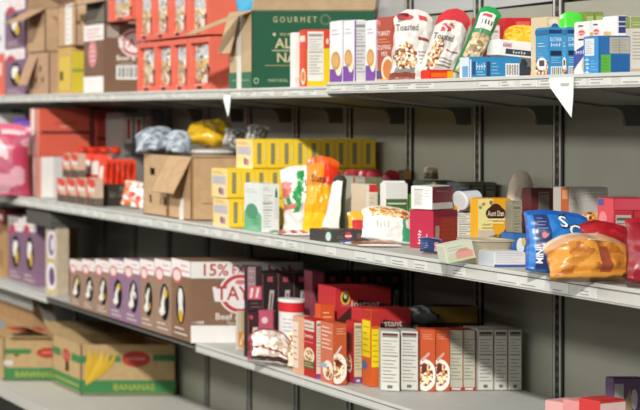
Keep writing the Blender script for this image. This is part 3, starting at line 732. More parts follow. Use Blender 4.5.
bag('candy_bag', 'bag of red white and green candies between display box and opened carton', 'candy bag', 132.5, 207, 6.55, .1, .105, .045, (-6, 10, 50), lambda u, v: 'candy', 'e4dcd4:film', 'e8c8c0:film', seed=71, z=ZM + .001, nu=12, nv=14, crumple=.006)

# the opened tan carton
dc = 5.83
oc = open_carton('open_carton', 'opened tan carton with hand holes and a hanging flap on middle shelf', 'carton', 191, 237, 157, fl=143.5, d=dc, z=ZM, base='c2a27e:card',
        holes=((.13, .66, .25, .78), (.12, .2, .18, .33), (.44, .18, .53, .32)), flaps=(('F', .56, 1, .15, 153), ('X', 0, 1, .006, 60)), D=.40,
        art=[('r', 'F', .77, 0, .86, .34, 'e6dfd6'), ('r', 'X', .1, .26, .46, .275, '8f6a42'), ('r', 'X', 0, .0, .02, 1, 'a07a50'), ('r', 'F', .5, 0, .56, .5, '7c5c3a')])
zt = zz(157, dc)
bag('clear_bag', 'clear plastic bag poking from the opened tan carton', 'bag', 157, 165, 6.15, .15, .105, .07, (-30, -6, 66), lambda u, v: ('98a4b0:film' if noise.noise(Vector((u*5, v*5, 3))) > .1 else '76828e:film') if noise.noise(Vector((u*6, v*6, 9))) > -.15 else 'b8c0c8:film', '8c98a4:film', 'a4aeb8:film', seed=81, rnd=.35, z=zt + .003, nu=18, nv=18, crumple=.016)
bag('clear_bag', 'smaller clear plastic bag beside the yellow bag in opened carton', 'bag', 178, 165, 5.99, .085, .085, .05, (-14, 8, 66), lambda u, v: '98a4b0:film' if noise.noise(Vector((u*5, v*5, 13))) > 0 else 'b4bcc4:film', 'a8b4c0:film', 'c4ced8:film', seed=84, rnd=.35, z=zt + .003, nu=14, nv=14, crumple=.014)
tray = empty('food_tray', (-6.03, yy(209, 6.03), zt - .04)); tag(tray, 'clear lidded food tray in the opened carton beneath the yellow bag', 'tray')
m = MB(); m.lathe([(.085, 0), (.095, .05), (.098, .052)], '8f8378', 20); m.build('body', tray); m = MB(); m.lathe([(.098, .0525), (.094, .062), (.03, .066)], 'd0ccc4:film', 20); m.build('lid', tray)
bag('yellow_bag', 'crinkled yellow plastic bag lying on top of the opened tan carton', 'bag', 210, 150, 6.02, .17, .17, .085, (-72, 0, 62), lambda u, v: 'ead26a:film' if noise.noise(Vector((u*6, v*6, 1))) > .22 else ('c49a1c:film' if noise.noise(Vector((u*4, v*4, 6))) < -.2 else 'd6ac20:film'), 'd6ac20:film', 'c8c0a0:film', seed=86, rnd=.35, z=zt + .028, nu=24, nv=22, crumple=.013)
for i, (px, sd) in enumerate(((255, 90), (232, 92))):
    bag('clear_bag', ('twisted clear bag end standing behind the yellow box stack', 'shiny clear bag wedged between the opened carton and yellow boxes')[i], 'bag', px, 150, (5.75, 5.92)[i], .07, .07, .04, (-5, 10, 60), lambda u, v: 'b4b4b0:film' if noise.noise(Vector((u*7, v*7, 5))) > 0 else '6c6a66:film', '9a9894:film', seed=sd, z=(ZM + .275, zt + .029)[i], nu=12, nv=12, crumple=.014)

# the yellow box stack: narrow sides to the camera, rows running to the back wall
YEL = 'f6d23a'
dy = 5.458; hy = .0995; pitch = 13.62 * dy / F
def yart(first):
    a = [('r', 'X', .3, .16, .60, .88, '86825c'), ('l', 'X', .36, .2, .58, .84, 9, 'b8b49c'), ('r', 'X', 0, .0, 1, .05, 'd2a81c'), ('r', 'X', .82, .3, .9, .75, 'e8d890')]
    a += [('r', 'F', 0, 0, 1, 1, 'f4dc98'), ('r', 'F', .06, .46, .9, .76, 'c8c4c8'), ('l', 'F', .1, .5, .85, .72, 3, 'a8a4b4'), ('r', 'F', .45, .1, .8, .38, 'e8e0d8'), ('e', 'F', .55, .24, .1, .13, '9a6a7c'), ('e', 'F', .7, .22, .08, .12, 'b88a9c'), ('l', 'F', .08, .82, .8, .94, 2, 'd8a848')]
    return a
protoY = None
for row, (px, n) in enumerate(((229.5, 11), (228, 11), (253.2, 9))):
    for i in range(n):
        y0 = yy(px, dy) + i*pitch
        if y0 + pitch > -.004: break
        lab = 'yellow box, ' + ORD[i] + ' from the shelf front in the ' + ('bottom', 'middle', 'top')[row] + ' row of the stack'
        z_ = ZM + .001 + row*(hy + .0012)
        if protoY is None:
            protoY = carton_at('yellow_box', lab, 'food box', (-dy, y0, z_), .116, pitch - .0012, hy, YEL, yart(1), 'stacked yellow boxes')
            y00, z00 = y0, z_
        else:
            copy_tree(protoY, protoY.location + Vector((0, y0 - y00, z_ - z00)), lab)
wg = 'e4e8e6'
carton('tea_box', 'white and green printed box standing before the yellow box stack', 'food box', 261.7, 279, 184.5, wg,
       [('p', 'F', [(0, 0), (1, 0), (1, .35), (.6, .5), (.25, .5), (0, .4)], '74b890'), ('e', 'F', .45, .42, .35, .16, '5a9c78'), ('r', 'F', .3, .04, .8, .1, '9ab8a4'), ('l', 'F', .5, .15, .9, .3, 3, '3c7c58'), ('l', 'F', .1, .8, .8, .9, 2, 'b4c8bc'),
        ('l', 'X', .08, .86, .5, .95, 2, '8a98b8'), ('r', 'X', .76, .72, .9, .86, '2f7a58'), ('e', 'X', .83, .88, .04, .05, '5c8a6c'), ('l', 'X', .08, .5, .6, .8, 5, 'b4b8b6'), ('r', 'X', .05, .6, .62, .615, '6c706e'), ('l', 'X', .08, .1, .55, .44, 6, 'a8aca8'), ('r', 'X', .05, .46, .6, .475, '6c706e'), ('r', 'X', .7, .3, .9, .7, 'd4dad6')], fl=244.5, t=2.635, z=ZM)
def gw(u, v):
    u += .09*noise.noise(Vector((u*5, v*5, 3))); v += .09*noise.noise(Vector((u*5, v*6, 9)))
    if .30 < u - .35*(v-.5) < .48 and v > .25: return '2f9a54:film'
    if .62 < u < .84 and v < .45: return 'c04a64:film'
    if (u < .25 and (.55 < v < .8 or .3 < v < .42)): return 'dc8078:film'
    if .1 < u < .2 and .42 < v < .55: return '3c9c5c:film'
    if .5 < u < .8 and .55 < v < .7 and int((u+v)*26) % 3 == 0: return '5a6a60:film'
    return 'ecece8:film'
bag('candy_bag', 'white green and pink candy bag leaning on the yellow box stack', 'candy bag', 304, 230, 5.28, .118, .215, .06, (-9, -3, 66), gw, 'ecece8:film', 'e4e4de:film', seed=95, z=ZM + .001, nu=30, nv=38, crumple=.011)
def og(u, v):
    u += .05*noise.noise(Vector((u*4, v*4, 23)))
    if u > .52 and v > .5 + .6*(u-.52)*(-1) and v > .66: return 'd8381c:film'
    if v > .62: return 'e88a18:film'
    if u > .8: return 'd84a20:film'
    return 'e4a818:film' if v > .25 else 'e8bc20:film'
b_ = bag('candy_bag', 'bright orange and red candy bag behind the white and green one', 'candy bag', 317, 228, 5.14, .085, .25, .045, (-6, 5, 66), og, 'e89a18:film', 'dc5a1c:film', seed=97, z=ZM + .001, nu=28, nv=34, crumple=.006, taper=-.1)
m = MB(); paint(m, [('t', 'F', 'Suze', .36, .66, .09, '6a2a14', .5)], .085, .053, .25, 'F'); m.build('lettering', b_)
# standing cartons of the middle
bag('snack_pouch', 'white triangular pouch with a dark edge beside the orange candy bag', 'pouch', 333, 232, 5.02, .075, .195, .05, (-3, 6, 60), lambda u, v: '2c3424:film' if u > .72 else ('d04a38:film' if .08 < v < .13 else 'ecebe2:film'), 'e4e2d8:film', '3c3c30:film', seed=99, z=ZM + .001, nu=14, nv=22, taper=.5)
carton('food_box', 'grey-green box with ingredients side next to the triangular pouch', 'food box', 339.5, 351, 177, 'a8a894', [('r', 'X', 0, 0, .1, 1, '7c3a34')] + nut('X', .14, .05, .92, .95, 'b4b4a4', '84847a'), t=2.845, W=.1, z=ZM)
carton('food_box', 'grey-green box with a red edge and ingredients side', 'food box', 353, 365, 177, 'a4a898', [('r', 'X', 0, 0, .14, 1, 'b83a3c')] + nut('X', .18, .05, .94, .95, 'b0b4a4', '868a7e'), t=2.86, W=.05, z=ZM)
carton('food_box', 'cream box with a bright red top band, behind the noodle pack', 'food box', 366.5, 377.5, 185, 'd8cdb4', [('r', 'X', 0, .84, 1, 1, 'cc3430'), ('r', 'X', 0, .84, 1, .86, 'e8e0d4'), ('l', 'X', .3, .2, .7, .8, 7, 'b8a890'), ('r', 'X', 0, 0, .2, 1, 'e4e0d6')], t=2.84, W=.09, z=ZM)
carton('food_box', 'dark green and grey narrow box behind the white milk-like carton', 'food box', 376, 383, 178, '6c7058', [('r', 'X', 0, .3, 1, .45, 'c8ccb8'), ('r', 'X', 0, .45, 1, .7, '44603c')], d=5.17, W=.06, z=ZM)
gc = carton('drink_carton', 'white carton with a green band label behind the noodle pack', 'carton', 385.5, 407.5, 184, 'e6e6e2', [('r', 'X', .02, .50, .98, .73, '4c6c3a'), ('l', 'X', .08, .6, .92, .71, 1, 'dfe6cc'), ('l', 'X', .08, .53, .8, .58, 1, 'a8bc8c'), ('r', 'X', .02, .3, .98, .48, 'd8dcd0')], d=4.95, W=.03, z=ZM, flap=False)
hh = zz(184, 4.95) - ZM; dw = yy(407.5, 4.95) - yy(385.5, 4.95)
m = MB(); y2 = dw/2 - .001; x2 = .0145
m.v += [(-x2, -y2, hh), (x2, -y2, hh), (x2, y2, hh), (-x2, y2, hh), (-.003, -y2, hh+.004), (.003, -y2, hh+.004), (.003, y2, hh+.004), (-.003, y2, hh+.004), (-.003, -y2, hh+.0085), (.003, -y2, hh+.0085), (.003, y2, hh+.0085), (-.003, y2, hh+.0085)]
for f in ((0, 1, 5, 4), (1, 2, 6, 5), (2, 3, 7, 6), (3, 0, 4, 7), (4, 5, 9, 8), (5, 6, 10, 9), (6, 7, 11, 10), (7, 4, 8, 11), (8, 9, 10, 11)):
    m.f.append(f); m.m.append(m.k('ececea'))
m.build('folded_top', gc)
carton('food_box', 'slim bright green box beside the white milk-like carton', 'food box', 408.6, 414.5, 195, '62a03c', [('r', 'X', 0, .4, 1, .7, '8cc060')], d=4.98, W=.05, z=ZM)
for i in range(5):
    px = 337 + 13.3*i
    bag('snack_packet', 'dark red packet in the back row behind grey-green boxes, ' + ORD[i] + ' from the yellow boxes', 'packet', px, 200, 5.345 - .03*i, .048, .205, .022, (-2, (-3, 2, 3, -2, 2)[i], 74),
        lambda u, v: 'c8b0a8:film' if .55 < v < .7 and .3 < u < .7 else '84202c:film', '84202c:film', '9c2a38:film', 'dark red packets in the back row', seed=110+i, z=ZM + .001, nu=10, nv=14)
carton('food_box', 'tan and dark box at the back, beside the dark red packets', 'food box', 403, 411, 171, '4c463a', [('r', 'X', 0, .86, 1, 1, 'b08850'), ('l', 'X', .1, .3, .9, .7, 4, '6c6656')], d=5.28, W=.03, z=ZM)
# low front goods
carton('snack_box', 'low dark grey box with a red logo at the middle shelf front', 'food box', 325, 369, 231, '4a4644',
       [('r', 'X', 0, 0, .17, 1, '3a5a4c'), ('e', 'X', .07, .5, .06, .4, 'd8e4dc'), ('e', 'X', .52, .6, .07, .32, 'd03c4c'), ('r', 'X', .45, .45, .6, .62, 'e8c8cc'), ('r', 'X', .72, .3, .95, .8, '7a5a54'), ('l', 'X', .26, .3, .42, .6, 2, '8c8884')], t=2.632, W=.09, z=ZM)
def flat(label, px, py, d, w, dp, th, cols, yaw, seed, group=None):
    return bag('flat_packet', label, 'packet', px, py, d, w, dp, th, (-84, 0, yaw), cols, group=group, seed=seed, z=ZM + .001, nu=16, nv=16, crumple=.003)
flat('flat brown and pink packet lying at the front edge before the noodle pack', 380, 248, 4.68, .13, .06, .012, lambda u, v: 'a05a40:film' if v < .5 else ('d8b0a0:film' if u > .4 else '8c4a34:film'), 82, 121)
flat('small blue packet lying at the front edge before the dark grey box', 351, 243, 4.74, .04, .03, .012, lambda u, v: '3c4c8c:film', 88, 122)
flat('flat red and cream packet lying before the orange candy bag', 303, 238, 5.1, .13, .06, .012, lambda u, v: 'ece0d0:film' if (int(u*8) % 2) else 'c8485c:film', 80, 123)
flat('flat green packet lying at the foot of the white and green box', 284, 236, 5.16, .07, .05, .01, lambda u, v: '5ca070:film' if u < .6 else 'c8d8c8:film', 80, 124)
def ndl(u, v):
    if v > .62: return 'noodles' if .12 < u < .95 else 'e6e2d8:film'
    if .72 < u < .80 and v < .6: return '3c9c70:film'
    if u > .8 and v < .35: return '3c9c70:film'
    if .2 < u < .5 and .3 < v < .45 and int(u*30) % 2: return 'c0beb6:film'
    return 'eceae4:film'
bag('noodle_pack', 'white pack with a noodle picture lying against the crimson box', 'noodle pack', 388, 246, 4.76, .145, .115, .05, (-28, 8, 72), ndl, 'eceae4:film', 'e8dcc8:film', seed=131, rnd=.2, z=ZM + .001, nu=30, nv=28, crumple=.006)
bag('snack_packet', 'red and white packet lying behind the low dark grey box', 'packet', 366, 234, 4.94, .085, .06, .035, (-40, 12, 70), lambda u, v: 'c83a44:film' if (u < .4 or .6 < v) else 'ecd8d4:film', 'c83a44:film', 'e0c8c4:film', seed=133, z=ZM + .001, nu=14, nv=14, crumple=.005)
bag('snack_packet', 'small yellow packet behind the red and white packet', 'packet', 357, 230, 5.0, .05, .085, .02, (-6, 0, 75), lambda u, v: 'e4b838:film' if v > .3 else 'efe8d8:film', 'e4b838:film', seed=135, z=ZM + .001, nu=10, nv=10)

# crimson box with the white box on top (turned to the aisle)
dcn = 4.635
cr = carton_at('crimson_box', 'crimson box with orange end panel at the shelf front', 'food box', (-dcn, yy(433.5, dcn), ZM + .001), .066, .135, .108, 'b02644',
       [('t', 'F', 'xxxxx', .42, .1, .16, 'f2d8dc', .7, True), ('l', 'F', .7, .1, .76, .6, 1, 'd88a9a'), ('r', 'X', .3, .2, .92, .78, 'b4442a'), ('l', 'X', .36, .25, .88, .72, 4, '9c3a26'), ('r', 'X', .06, .28, .22, .6, 'c8b8a8'), ('l', 'X', .08, .3, .2, .58, 5, '6c4a44'), ('r', 'X', 0, .85, 1, 1, '8c2038')], rot=R(33))
wt = carton_at('food_box', 'white and dark red box stacked on the crimson box', 'food box', (-dcn - .008, yy(433.8, dcn), ZM + .113), .058, .115, .066, 'e8e8e4',
       nut('F', .12, .08, .6, .92, 'dcdcd8', '8c8c88') + [('l', 'F', .65, .5, .92, .9, 3, 'b8b4b0'), ('r', 'X', 0, .28, 1, 1, '7c2430'), ('l', 'X', .2, .75, .75, .86, 1, 'c89aa0'), ('r', 'X', .36, .8, .7, .97, '5c3038'), ('r', 'X', 0, .0, 1, .26, 'd8d4d0')], rot=R(33))
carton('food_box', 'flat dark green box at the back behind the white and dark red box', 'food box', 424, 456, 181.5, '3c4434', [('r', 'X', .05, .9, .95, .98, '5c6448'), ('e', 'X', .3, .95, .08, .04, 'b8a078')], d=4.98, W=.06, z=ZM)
bag('clear_bag', 'small crumpled clear bag on the flat dark green box', 'bag', 431, 181, 5.01, .04, .04, .025, (-5, 0, 60), lambda u, v: 'a89a80:film' if v > .5 else '6c6250:film', seed=139, z=zz(181.5, 4.98) + .004, nu=10, nv=10, crumple=.008)
carton('cereal_box', 'yellow-edged box with a big white nutrition panel beside the crimson box', 'food box', 455.5, 473, 206.5, 'd8a93c', nut('X', .1, .02, .93, .93, 'e8e4da', '706c66') + [('r', 'F', 0, 0, 1, 1, 'c89a34')], d=4.72, W=.02, z=ZM)
# white cup lying on it
zc = zz(206.5, 4.72)
cup = empty('paper_cup', (-4.715, yy(476, 4.72), zc + .030)); cup.rotation_euler = (R(102), 0, R(8)); tag(cup, 'white paper cup lying on top of the yellow-edged box', 'cup')
m = MB(); m.lathe([(.019, 0), (.026, .052)], 'd4dae2', 24); m.build('body', cup)
m = MB(); m.lathe([(.0275, .052), (.0285, .0535), (.0285, .057), (.0275, .0585), (.02, .0586)], 'eef0f2', 24, capkey='e2e6ea'); m.build('rim', cup)
for i, (a, b) in enumerate(((457, 470), (471, 484), (485, 496))):
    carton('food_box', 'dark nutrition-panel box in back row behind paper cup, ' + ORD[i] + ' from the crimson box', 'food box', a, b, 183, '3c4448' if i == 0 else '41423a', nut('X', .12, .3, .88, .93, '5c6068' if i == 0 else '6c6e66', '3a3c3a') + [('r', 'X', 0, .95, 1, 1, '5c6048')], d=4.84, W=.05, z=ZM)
yp = carton('noodle_box', 'yellow pack with brown oval logo and noodle picture on middle shelf', 'noodle pack', 478, 511, 199, 'e2a41e',
       [('p', 'X', [(0, 0), (.42, 0), (.45, 1), (0, 1)], 'e2dc94'), ('r', 'X', 0, .0, .5, .42, 'c8b8a8'), ('e', 'X', .16, .9, .06, .03, 'd86a5c'), ('e', 'X', .06, .84, .05, .03, '6a9c5c'), ('e', 'X', .38, .93, .05, .04, '9c6a3c'),
        ('e', 'X', .52, .73, .3, .14, '3c2018'), ('e', 'X', .52, .78, .2, .13, '3c2018'), ('t', 'X', 'Aunt Dan', .52, .68, .1, 'e8d8bc', .5), ('r', 'X', .25, .6, .8, .635, 'ecdca0'), ('r', 'X', .3, .54, .75, .57, 'ecdca0'),
        ('p', 'X', [(.02, .02), (.98, .02), (.95, .25), (.7, .36), (.4, .32), (.1, .22)], 'chopped'), ('p', 'X', [(.6, .28), (.98, .58), (.99, .54), (.64, .24)], '5c2c1c'), ('l', 'X', .1, .44, .42, .56, 2, 'b8a060')], d=4.50, W=.036, z=ZM)
carton('food_box', 'narrow grey-beige box beside the yellow noodle pack', 'food box', 512, 521.5, 202, '8c8878', nut('X', .1, .05, .9, .95, '98947f', '6c6858'), d=4.47, W=.07, z=ZM)
bag('beige_bag', 'rounded beige paper bag standing behind the yellow noodle pack', 'bag', 517, 240, 4.67, .105, .222, .05, (-2, 4, 74), lambda u, v: ('cabfac:card' if not (.55 < v < .58) else '5c4c3c') if not ((u-.6)**2 + (v-.35)**2 < .02) else ('6c3428' if (u-.6)**2 + (v-.35)**2 > .007 else 'c8a890'), 'cabfac:card', 'cfc4b0:card', seed=141, rnd=.18, z=ZM + .001, nu=24, nv=30, crumple=.004, taper=.4)
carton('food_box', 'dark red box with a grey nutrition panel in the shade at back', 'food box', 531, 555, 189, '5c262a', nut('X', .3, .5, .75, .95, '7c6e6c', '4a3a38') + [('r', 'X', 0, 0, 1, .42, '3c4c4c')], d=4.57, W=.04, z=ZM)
carton('snack_box', 'grey ten pack box with an orange end and noodle picture', 'food box', 560.5, 608, 188, 'b4afa8',
       [('r', 'X', 0, 0, .17, 1, 'c46a3c'), ('r', 'X', .03, .84, .14, .97, 'e0a070'), ('r', 'X', 0, .6, .17, .64, 'e8dcd0'), ('t', 'X', '10', .3, .86, .07, 'e8e4de', .16), ('t', 'X', 'PACK', .3, .79, .05, 'e8e4de', .18), ('l', 'X', .5, .82, .96, .96, 3, 'd4cfc8'),
        ('r', 'X', .22, .45, .36, .68, 'a8a29a'), ('l', 'X', .22, .5, .55, .66, 2, 'c44a3c'), ('e', 'X', .62, .5, .3, .16, 'noodles'), ('e', 'X', .6, .46, .38, .08, 'c84a3c'), ('r', 'X', 0, 0, 1, .02, '6c6862')], d=4.31, W=.03, z=ZM)
carton('cereal_box', 'red box with a nutrition side behind the bread roll bag', 'food box', 614, 648, 199, 'b83038',
       nut('X', .04, .06, .5, .78, 'b0a8a4', '5c5654') + [('r', 'X', .53, 0, .58, 1, '7c2028'), ('r', 'X', 0, .85, 1, 1, 'c8485a'), ('r', 'F', 0, 0, 1, 1, 'd85058'), ('t', 'F', 'xxxx', .4, .4, .14, 'f0e0dc', .8), ('e', 'F', .35, .72, .25, .1, 'e88a8c'), ('r', 'F', .05, .9, .4, .99, '4c5c9c')], fl=598, d=3.93, z=ZM)

# bowl, leaning pack, white flat box
bw = empty('food_bowl', (-4.19, yy(485.5, 4.19), ZM + .001)); bw.rotation_euler = (0, 0, 0); tag(bw, 'beige flared serving bowl near the shelf front by the white flat box', 'bowl')
def ring(a, b, z, k=28, e=4.0):
    out = []
    for i in range(k):
        t_ = 2*math.pi*i/k; c, s = math.cos(t_), math.sin(t_)
        out.append((a*math.copysign(abs(c)**(2/e), c), b*math.copysign(abs(s)**(2/e), s), z))
    return out
def loft(m, rings, key, close=(True, True)):
    b = len(m.v); k = len(rings[0])
    for r_ in rings: m.v += r_
    i = m.k(key)
    for q in range(len(rings)-1):
        for j in range(k):
            j2 = (j+1) % k; m.f.append((b+q*k+j, b+q*k+j2, b+(q+1)*k+j2, b+(q+1)*k+j)); m.m.append(i)
    if close[0]: m.f.append(tuple(b+j for j in reversed(range(k)))); m.m.append(i)
    if close[1]: m.f.append(tuple(b+(len(rings)-1)*k+j for j in range(k))); m.m.append(i)
m = MB(); loft(m, [ring(.035, .033, 0), ring(.049, .052, .058), ring(.0465, .0495, .058), ring(.033, .031, .004)], 'a89f8a'); m.build('body', bw)
m = MB(); loft(m, [ring(.0485, .0515, .0582), ring(.053, .057, .060), ring(.053, .057, .064), ring(.0465, .0495, .0645), ring(.0465, .0495, .0585)], 'b4ab96', (False, False)); m.build('rim', bw)
lp = carton_at('snack_box', 'pale box with pink picture leaning on the beige bowl', 'food box', (-4.13, yy(447, 4.13), ZM + .013), .035, .074, .046, 'd4d8c4',
        [('e', 'X', .62, .35, .3, .3, 'd88a84'), ('r', 'X', .35, .1, .95, .5, 'dca094'), ('l', 'X', .1, .6, .8, .9, 2, 'a8b89c'), ('r', 'X', 0, 0, 1, .12, 'c8d4a0'), ('e', 'X', .2, .3, .15, .2, 'c8ccb4')], tilt=R(12))
carton('white_box', 'white flat box with a blue base edge lying before the blue chip bag', 'food box', 494, 525, 252.5, 'dcdcdc', [('l', 'X', .05, .25, .95, .85, 5, 'b8bcc8'), ('r', 'X', 0, 0, 1, .16, '4858a0'), ('r', 'X', .05, .9, .9, .96, 'c8c8d0'), ('r', 'F', 0, 0, 1, 1, 'c8ccd4')], t=2.645, W=.06, z=ZM)
carton('food_box', 'small blue and white box with a yellow patch behind the white flat box', 'food box', 513, 526, 234, '3868a8', [('e', 'X', .55, .55, .3, .3, 'e0e8ec'), ('e', 'X', .8, .7, .16, .16, 'd8b868'), ('r', 'X', 0, 0, 1, .25, 'd8ccb0')], d=4.25, W=.05, z=ZM)
bag('flat_packet', 'orange and white packet lying behind the white flat box', 'packet', 506, 251, 4.23, .05, .06, .02, (-70, 0, 85), lambda u, v: 'c8604a:film' if u < .5 else 'e8dcd0:film', seed=149, z=ZM + .014, nu=10, nv=10)
bag('snack_packet', 'small navy and pink packet at the front edge below the crimson box', 'packet', 431, 253, 4.45, .058, .042, .03, (-20, 6, 80), lambda u, v: 'd89a98:film' if (u > .55 and v < .6) else '30406c:film', '30406c:film', '8c98b0:film', seed=151, z=ZM + .003, nu=14, nv=12, crumple=.004)
# chips and rolls
def chips(u, v):
    if u > .96: return '2a3a70:film'
    if .12 < u < .34: return '2c3a6a:film'
    if v > .93 or u < .03: return '2458a8:film'
    return '2a78c4:film' if (u + v*.2) < .8 else '2c6cb8:film'
cb = bag('chip_bag', 'bright blue chip bag with white lettering near the shelf edge', 'chip bag', 557, 277, 3.83, .14, .152, .055, (-14, 5, 80), chips, '2a78c4:film', '2458a8:film', seed=161, z=ZM + .004, nu=36, nv=36, crumple=.005, gusset=.7)
bag_text(cb, 'lettering', .14, .055, .152, [('t', 'F', 'MINI', .17, .10, .1, 'e8ecf4', .36, True), ('e', 'F', .24, .55, .035, .05, 'c86a74'), ('l', 'F', .16, .64, .3, .86, 4, '7c8cb8'), ('t', 'F', 'S', .56, .68, .24, '16161a', .3), ('t', 'F', 'S', .55, .70, .2, 'f2f0ec', .24), ('t', 'F', 'C', .72, .54, .24, '16161a', .3), ('t', 'F', 'C', .71, .56, .2, 'f2f0ec', .24),
        ('e', 'F', .5, .5, .055, .06, 'eceae4'), ('e', 'F', .5, .5, .035, .04, 'e8b83c'), ('e', 'F', .42, .36, .06, .07, 'eceae4'), ('e', 'F', .42, .36, .04, .05, 'd8a43c'), ('e', 'F', .45, .22, .045, .05, 'eceae4')])
bag('chip_bag', 'red chip bag lying between the blue bag and the red box', 'chip bag', 612, 246, 3.74, .125, .08, .06, (-35, 10, 84), lambda u, v: 'a01c24:film' if v > .3 else '8c161e:film', 'a01c24:film', '981a22:film', seed=163, rnd=.3, z=ZM + .058, nu=28, nv=18, crumple=.006)
carton('food_box', 'low plain box under the red chip bag behind the bread rolls', 'food box', 590, 622, 255, 'a03038', [('r', 'X', .1, .2, .9, .7, 'c8a8a0')], d=3.755, W=.03, z=ZM)
rl = bag('bread_roll_bag', 'clear bag of golden bread rolls lying at the shelf front', 'bread bag', 594, 282, 3.66, .192, .108, .08, (-24, -1, 86),
    lambda u, v: ('964c34:film' if .50 < u < .62 and v < .6 else ('d4923c:film' if noise.noise(Vector((u*5, v*2.2, 4))) > .05 else ('a8642a:film' if noise.noise(Vector((u*9, v*5, 8))) < -.15 else 'c07e30:film'))) if v < .74 else 'd0a07c:film', 'd0913c:film', 'd8c8b4:film', seed=165, rnd=.34, z=ZM + .003, nu=38, nv=24, crumple=.007, gusset=.9)
m = MB()
bag_text(rl, 'shine_strip', .192, .08, .108, [('p', 'F', [(.2, .70), (.45, .74), (.8, .68), (.8, .65), (.45, .71), (.2, .67)], 'f0e8dc:film')])
def rb(u, v):
    return '8c1a26:film' if u < .4 or v > .8 else '2c1a22:film'
b3 = bag('chip_bag', 'dark red chip bag with white letter at the picture edge', 'chip bag', 653, 275, 3.58, .11, .15, .06, (-16, 8, 84), rb, '8c1a26:film', 'a02430:film', seed=167, z=ZM + .003, nu=24, nv=26, crumple=.006)
bag_text(b3, 'lettering', .11, .06, .15, [('t', 'F', 'S', .3, .32, .3, '14141a', .34), ('t', 'F', 'S', .29, .34, .26, 'f0eeea', .3)])
# ================================================================== LOWER SHELF
dog_far = [('purple pet food box with white top, far end of lower shelf', 22.5, 8), ('purple pet food box with white top, its plain side facing the purple oval box', 36.5, 22.5)]
for i, (lab, x0, fl) in enumerate(dog_far):
    dog_box(lab, x0, x0 + 12, 218, fl + .4, DOGP, 2.70, ZL, D=.13)
carton('carton', 'tan carton at the far end of lower shelf beside the purple boxes', 'carton', 6, 20, 226, 'b08a60:card', [('r', 'F', .1, .2, .9, .5, 'a07c54')], fl=-14, t=2.70, z=ZL, D=.35)
carton('carton', 'dark red carton stacked on the far tan carton, lower shelf', 'carton', 5, 18, 211, '8a3c3c', [('r', 'F', .1, .3, .9, .7, 'd8c8c0')], fl=-14, t=2.72, z=ZL, z0=zz(226, dd(6, 2.70)) + .002, D=.3)
ov = carton('pet_food_box', 'tan-sided box with white and purple ovals between purple and brown boxes', 'pet food box', 57.5, 69, 229, 'b5a48e:card',
       [('r', 'F', 0, 0, 1, 1, 'c8b8a0'), ('e', 'F', .5, .74, .4, .24, 'e4dce4'), ('e', 'F', .5, .74, .25, .16, '7c5a80'), ('e', 'F', .5, .27, .42, .22, 'e8e2e8'), ('e', 'F', .55, .27, .25, .14, '74527a'), ('r', 'F', .2, .48, .7, .53, 'c8b040'), ('r', 'F', .3, .02, .8, .07, 'c8b848'), ('e', 'F', .6, .75, .12, .1, 'ece8ec')], fl=46, t=2.66, z=ZL)
carton('black_crate', 'black lidded crate lying over the tan-sided oval box', 'crate', 50, 92, 213, '5a5854', [('r', 'X', .02, .2, .98, .35, '4a4844')], d=dd(57.5, 2.66) + .015, W=.3, z=ZL, z0=zz(229, dd(57.5, 2.66)) + .004)

seams = [69.6, 82, 95, 109, 124, 140, 154.5, 171.5]
cols = ['b', 'b', 'b', 'p', 'p', 'b', 'b', 'b']
for i, c in enumerate(cols):
    x0 = seams[i+1] if i < 7 else 191
    col = 'a08370' if c == 'b' else '967690'
    lab = ('brown' if c == 'b' else 'purple') + ' oval-window pet food box in the lower front row, '
    lab += {0: 'furthest, touching the tan-sided oval box', 1: 'second furthest of the brown ones', 2: 'just before the purple pair', 3: 'further of the purple pair', 4: 'nearer of the purple pair', 5: 'just after the purple pair', 6: 'second last before the end', 7: ''}[i]
    if i < 7:
        a = [('r', 'F', 0, .80, 1, 1, 'efeae8'), ('l', 'F', .5, .84, .95, .97, 2, 'd8828a'), ('e', 'F', .3, .80, .26, .10, 'd8666e'), ('e', 'F', .3, .80, .2, .07, 'f0dcd8'), ('e', 'F', .62, .44, .27, .25, '1c1917'),
             ('p', 'F', [(.40, .42 + .03*(i % 3)), (.62, .66 - .05*(i % 2)), (.72, .6), (.6, .42), (.66, .30), (.5, .24)], 'e4e0d8'), ('p', 'F', [(.3, .3), (.56, .46), (.56, .34), (.44, .24)], 'f2f0ea'), ('e', 'F', .7, .56 - .1*(i % 3), .1, .06, ('d8b83c', 'e8e4dc', 'b89040')[i % 3]), ('e', 'F', .68, .42, .05, .05, '3a3028'), ('l', 'F', .2, .05, .85, .18, 2, 'e8e0d8')]
        dog_box(lab, x0, x0 + 8, 262, seams[i] + .3, col, 2.592, ZL, art=a, D=.39, group='oval-window pet food boxes in the lower row')
